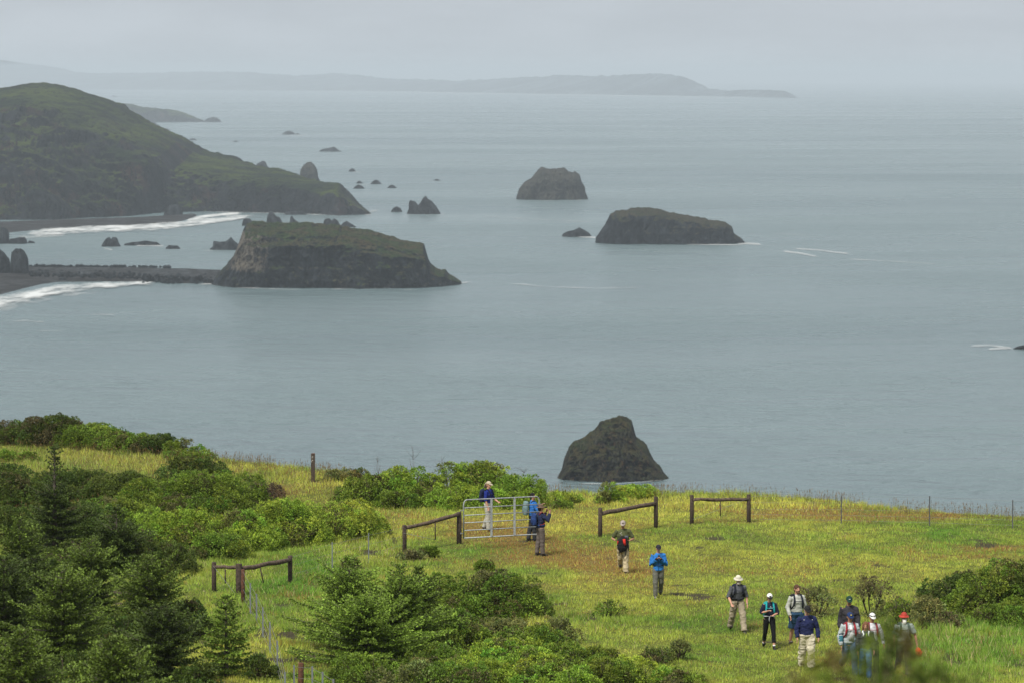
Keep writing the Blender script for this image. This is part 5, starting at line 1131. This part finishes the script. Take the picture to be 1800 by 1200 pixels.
mb = MB(); mb.box(P['torso']((0.015, -0.134, 1.35)), (0.028, 0.008, 0.022)); mb.box(P['torso']((0.03, -0.136, 1.315)), (0.12, 0.008, 0.006)); P['fin'](mb).build('shirt_print', cloth((0.6, 0.6, 0.62)), P['t'], smooth=False)

person('bearded bare headed man in a pale grey long sleeved shirt and blue shorts', 1400, 1136, 1.76, 14, legs=((-9.6, 17), (12.8, 14)), arms=(((-0.10, 0.03, -0.27), (-0.06, -0.10, -0.50)), ((0.07, 0.0, -0.27), (0.08, -0.12, -0.50))),
       head=(6, 14), top=(0.45, 0.46, 0.42), pants=(0.02, 0.055, 0.11), pantlen='short', baggy=1.8, hair=(0.10, 0.05, 0.03), beard=((0.11, 0.06, 0.035), 0.0), shoes=(0.12, 0.10, 0.09),
       pack=('black backpack on the bearded man in pale grey', BLACK, (0.014, 0.018, 0.03), (0.30, 0.17, 0.45)))
P = person('man in a navy jacket and baggy cream trousers', 1418, 1175, 1.74, 6, legs=((-9.6, 17), (16, 14)), arms=(((-0.10, 0.02, -0.27), (-0.10, -0.06, -0.52)), ((0.11, 0.02, -0.27), (0.12, -0.06, -0.52))),
       head=(32, 2), top=(0.014, 0.02, 0.075), jacket=True, fat=1.12, pants=(0.58, 0.53, 0.40), baggy=2.4, hat=('cap', (0.016, 0.016, 0.018)), hair=(0.04, 0.03, 0.025), shoes=(0.07, 0.06, 0.05))
for s_ in (-1, 1):
    mb = MB(); mb.box(P['torso']((0.115*s_, -0.165, 1.385)), (0.022, 0.008, 0.018)); P['fin'](mb).build('jacket_mark', cloth((0.7, 0.7, 0.7)), P['t'], smooth=False)
person('man in a dark charcoal jacket and dark green cap', 1492, 1158, 1.76, -4, legs=((12.8, 14), (-12.8, 20)), head=(26, 4), top=(0.035, 0.033, 0.04), jacket=True, fat=1.15, pants=(0.08, 0.08, 0.09), hat=('cap', (0.010, 0.045, 0.032), None, ((0.6, 0.62, 0.6), 0.05, 0.02)), skin=M_SKIN2)
P = person('man in a white and teal windbreaker and navy cap', 1493, 1188, 1.76, 8, legs=((-16, 47), (22.4, 11)), arms=(((-0.10, 0.02, -0.27), (-0.08, -0.08, -0.52)), ((0.08, 0.02, -0.27), (0.05, -0.10, -0.51))),
       head=(18, 2), top=(0.42, 0.47, 0.49), jacket=True, pants=(0.09, 0.14, 0.24), hat=('cap', (0.014, 0.035, 0.12), None, ((0.65, 0.50, 0.12), 0.04, 0.04)), skin=M_SKIN2, shoes=(0.1, 0.1, 0.1),
       pack=('red strapped daypack on the man in the white and teal windbreaker', (0.22, 0.03, 0.04), (0.30, 0.025, 0.035), (0.28, 0.15, 0.40)))
mb = MB(); mb.tube([P['torso'](p) for p in ((0.02, -0.112, 1.0), (0.02, -0.115, 1.2), (0.01, -0.108, 1.36), (0, -0.075, 1.43))], [(0.085, 0.035), (0.07, 0.035), (0.045, 0.03), (0.03, 0.02)], 12); P['fin'](mb).build('undershirt', cloth((0.80, 0.80, 0.82)), P['t'])
for (sh, el, wr) in P['AR']:
    for a_, b_, c_ in ((0.0, 0.12, (0.015, 0.05, 0.08)), (0.12, 0.17, (0.75, 0.77, 0.78)), (0.17, 0.93, (0.03, 0.13, 0.17))):
        pa = el*0.8+sh*0.2; p0 = pa+(wr-pa)*a_; p1 = pa+(wr-pa)*b_; mb = MB(); mb.tube([p0, (p0+p1)/2, p1], [0.080-0.022*a_, 0.078-0.022*(a_+b_)/2, 0.079-0.024*b_], 12); P['fin'](mb).build('sleeve_band', cloth(c_), P['t'])
P = person('long haired woman in a dark vest with a white collar', 1521, 1193, 1.55, 0, legs=((-12.8, 17), (16, 14)), head=(14, -6), top=(0.05, 0.055, 0.05), pants=(0.05, 0.13, 0.28), hair=(0.16, 0.075, 0.04), hairlen=0.16, skin=M_SKIN2, jacket=True, shoes=(0.1, 0.1, 0.12))
for s_ in (-1, 1):
    mb = MB(); mb.tube([P['torso'](p) for p in ((0.075*s_, 0.02, 1.50), (0.095*s_, -0.07, 1.46), (0.07*s_, -0.13, 1.40), (0.09*s_, -0.145, 1.33))], [(0.02, 0.009)]*4, 7); P['fin'](mb).build('collar', cloth((0.74, 0.78, 0.80)), P['t'])
t = thing('whistle', 'lime green whistle on the chest of the long haired woman', 'whistle', pt(P, (0.01, -0.16, 1.36)))
mb = MB(); mb.tube([P['torso'](p) for p in ((0.0, -0.15, 1.42), (0.015, -0.165, 1.36), (0.02, -0.165, 1.30))], [0.006, 0.011, 0.011], 7); P['fin'](mb).build('whistle_body', cloth((0.35, 0.65, 0.05)), t)
P = person('person in a white cap and white long sleeved shirt with red pack straps', 1532, 1186, 1.70, 6, legs=((-12.8, 20), (19.2, 11)), arms=(((-0.08, 0.02, -0.27), (-0.07, -0.08, -0.50)), ((0.11, 0.02, -0.26), (0.15, -0.06, -0.50))),
       head=(20, 4), top=(0.60, 0.60, 0.64), pants=(0.03, 0.03, 0.035), hat=('cap', (0.82, 0.82, 0.82)), skin=M_SKIN2, glasses=False, pack=('dark backpack with red straps on the walker in the white cap', (0.02, 0.035, 0.07), (0.26, 0.02, 0.05)))
mb = MB(); mb.tube([P['hd'](p) for p in ((-0.088, 0.0, 0.215), (-0.055, -0.088, 0.222), (0.055, -0.088, 0.222), (0.088, 0.0, 0.215))], [(0.008, 0.014)]*4, 8); P['fin'](mb).build('sunglasses', cloth((0.01, 0.012, 0.016), 0.25), P['t'])
P = person('man with a long white beard and red sun hat, in a grey green T-shirt', 1588, 1188, 1.74, 6, legs=((-12.8, 23), (19.2, 11)), arms=(((-0.08, 0.02, -0.27), (-0.08, -0.04, -0.51)), ((0.13, 0.02, -0.26), (0.17, -0.03, -0.51))),
       head=(12, 2), top=(0.27, 0.32, 0.29), sleeve='short', fat=1.15, pants=(0.085, 0.078, 0.062), baggy=1.3, hat=('bucket', (0.40, 0.05, 0.035)), beard=((0.66, 0.65, 0.60), 0.15), skin=M_SKIN2,
       pack=('olive backpack on the man with the long white beard', (0.05, 0.07, 0.05), (0.06, 0.09, 0.07)))
wr, d_, hw = P['hands'][1]
t = thing('hat', 'orange red hat dangling from the hand of the white bearded man', 'hat', hw)
mb = MB(); c_ = wr+d_*0.09
n = 16
mb.tube([c_+A([0, 0, 0.01]), c_+A([0.01, 0, -0.04]), c_+A([0.02, -0.01, -0.10]), c_+A([0.03, -0.01, -0.16])], [(0.03, 0.02), (0.075, 0.045), (0.08, 0.055), (0.045, 0.035)], n); P['fin'](mb).build('crown', cloth((0.62, 0.075, 0.02)), t)
mb = MB(); mb.tube([c_+A([0.0, -0.01, -0.03]), c_+A([0.03, -0.035, -0.13]), c_+A([0.05, -0.04, -0.24])], [(0.06, 0.008), (0.10, 0.010), (0.045, 0.008)], n); P['fin'](mb).build('brim', cloth((0.55, 0.13, 0.035)), t)
# ------------------------------------------------------------------ haze: one closed box of thin air round everything
m = bpy.data.materials.new('sea_haze'); m.use_nodes = True; nt = m.node_tree; nt.nodes.clear()
out = nt.nodes.new('ShaderNodeOutputMaterial'); pv = nt.nodes.new('ShaderNodeVolumePrincipled')
pv.inputs['Color'].default_value = (0.72, 0.83, 0.92, 1); pv.inputs['Density'].default_value = 0.61e-4; pv.inputs['Anisotropy'].default_value = 0.0
nt.links.new(pv.outputs[0], out.inputs['Volume'])
mb = MB(); mb.box((0, 27000, 107), (91000, 71000, 226)); o = mb.build('haze', m, smooth=False)
tag(o, 'pale sea haze in the air', kind='stuff')
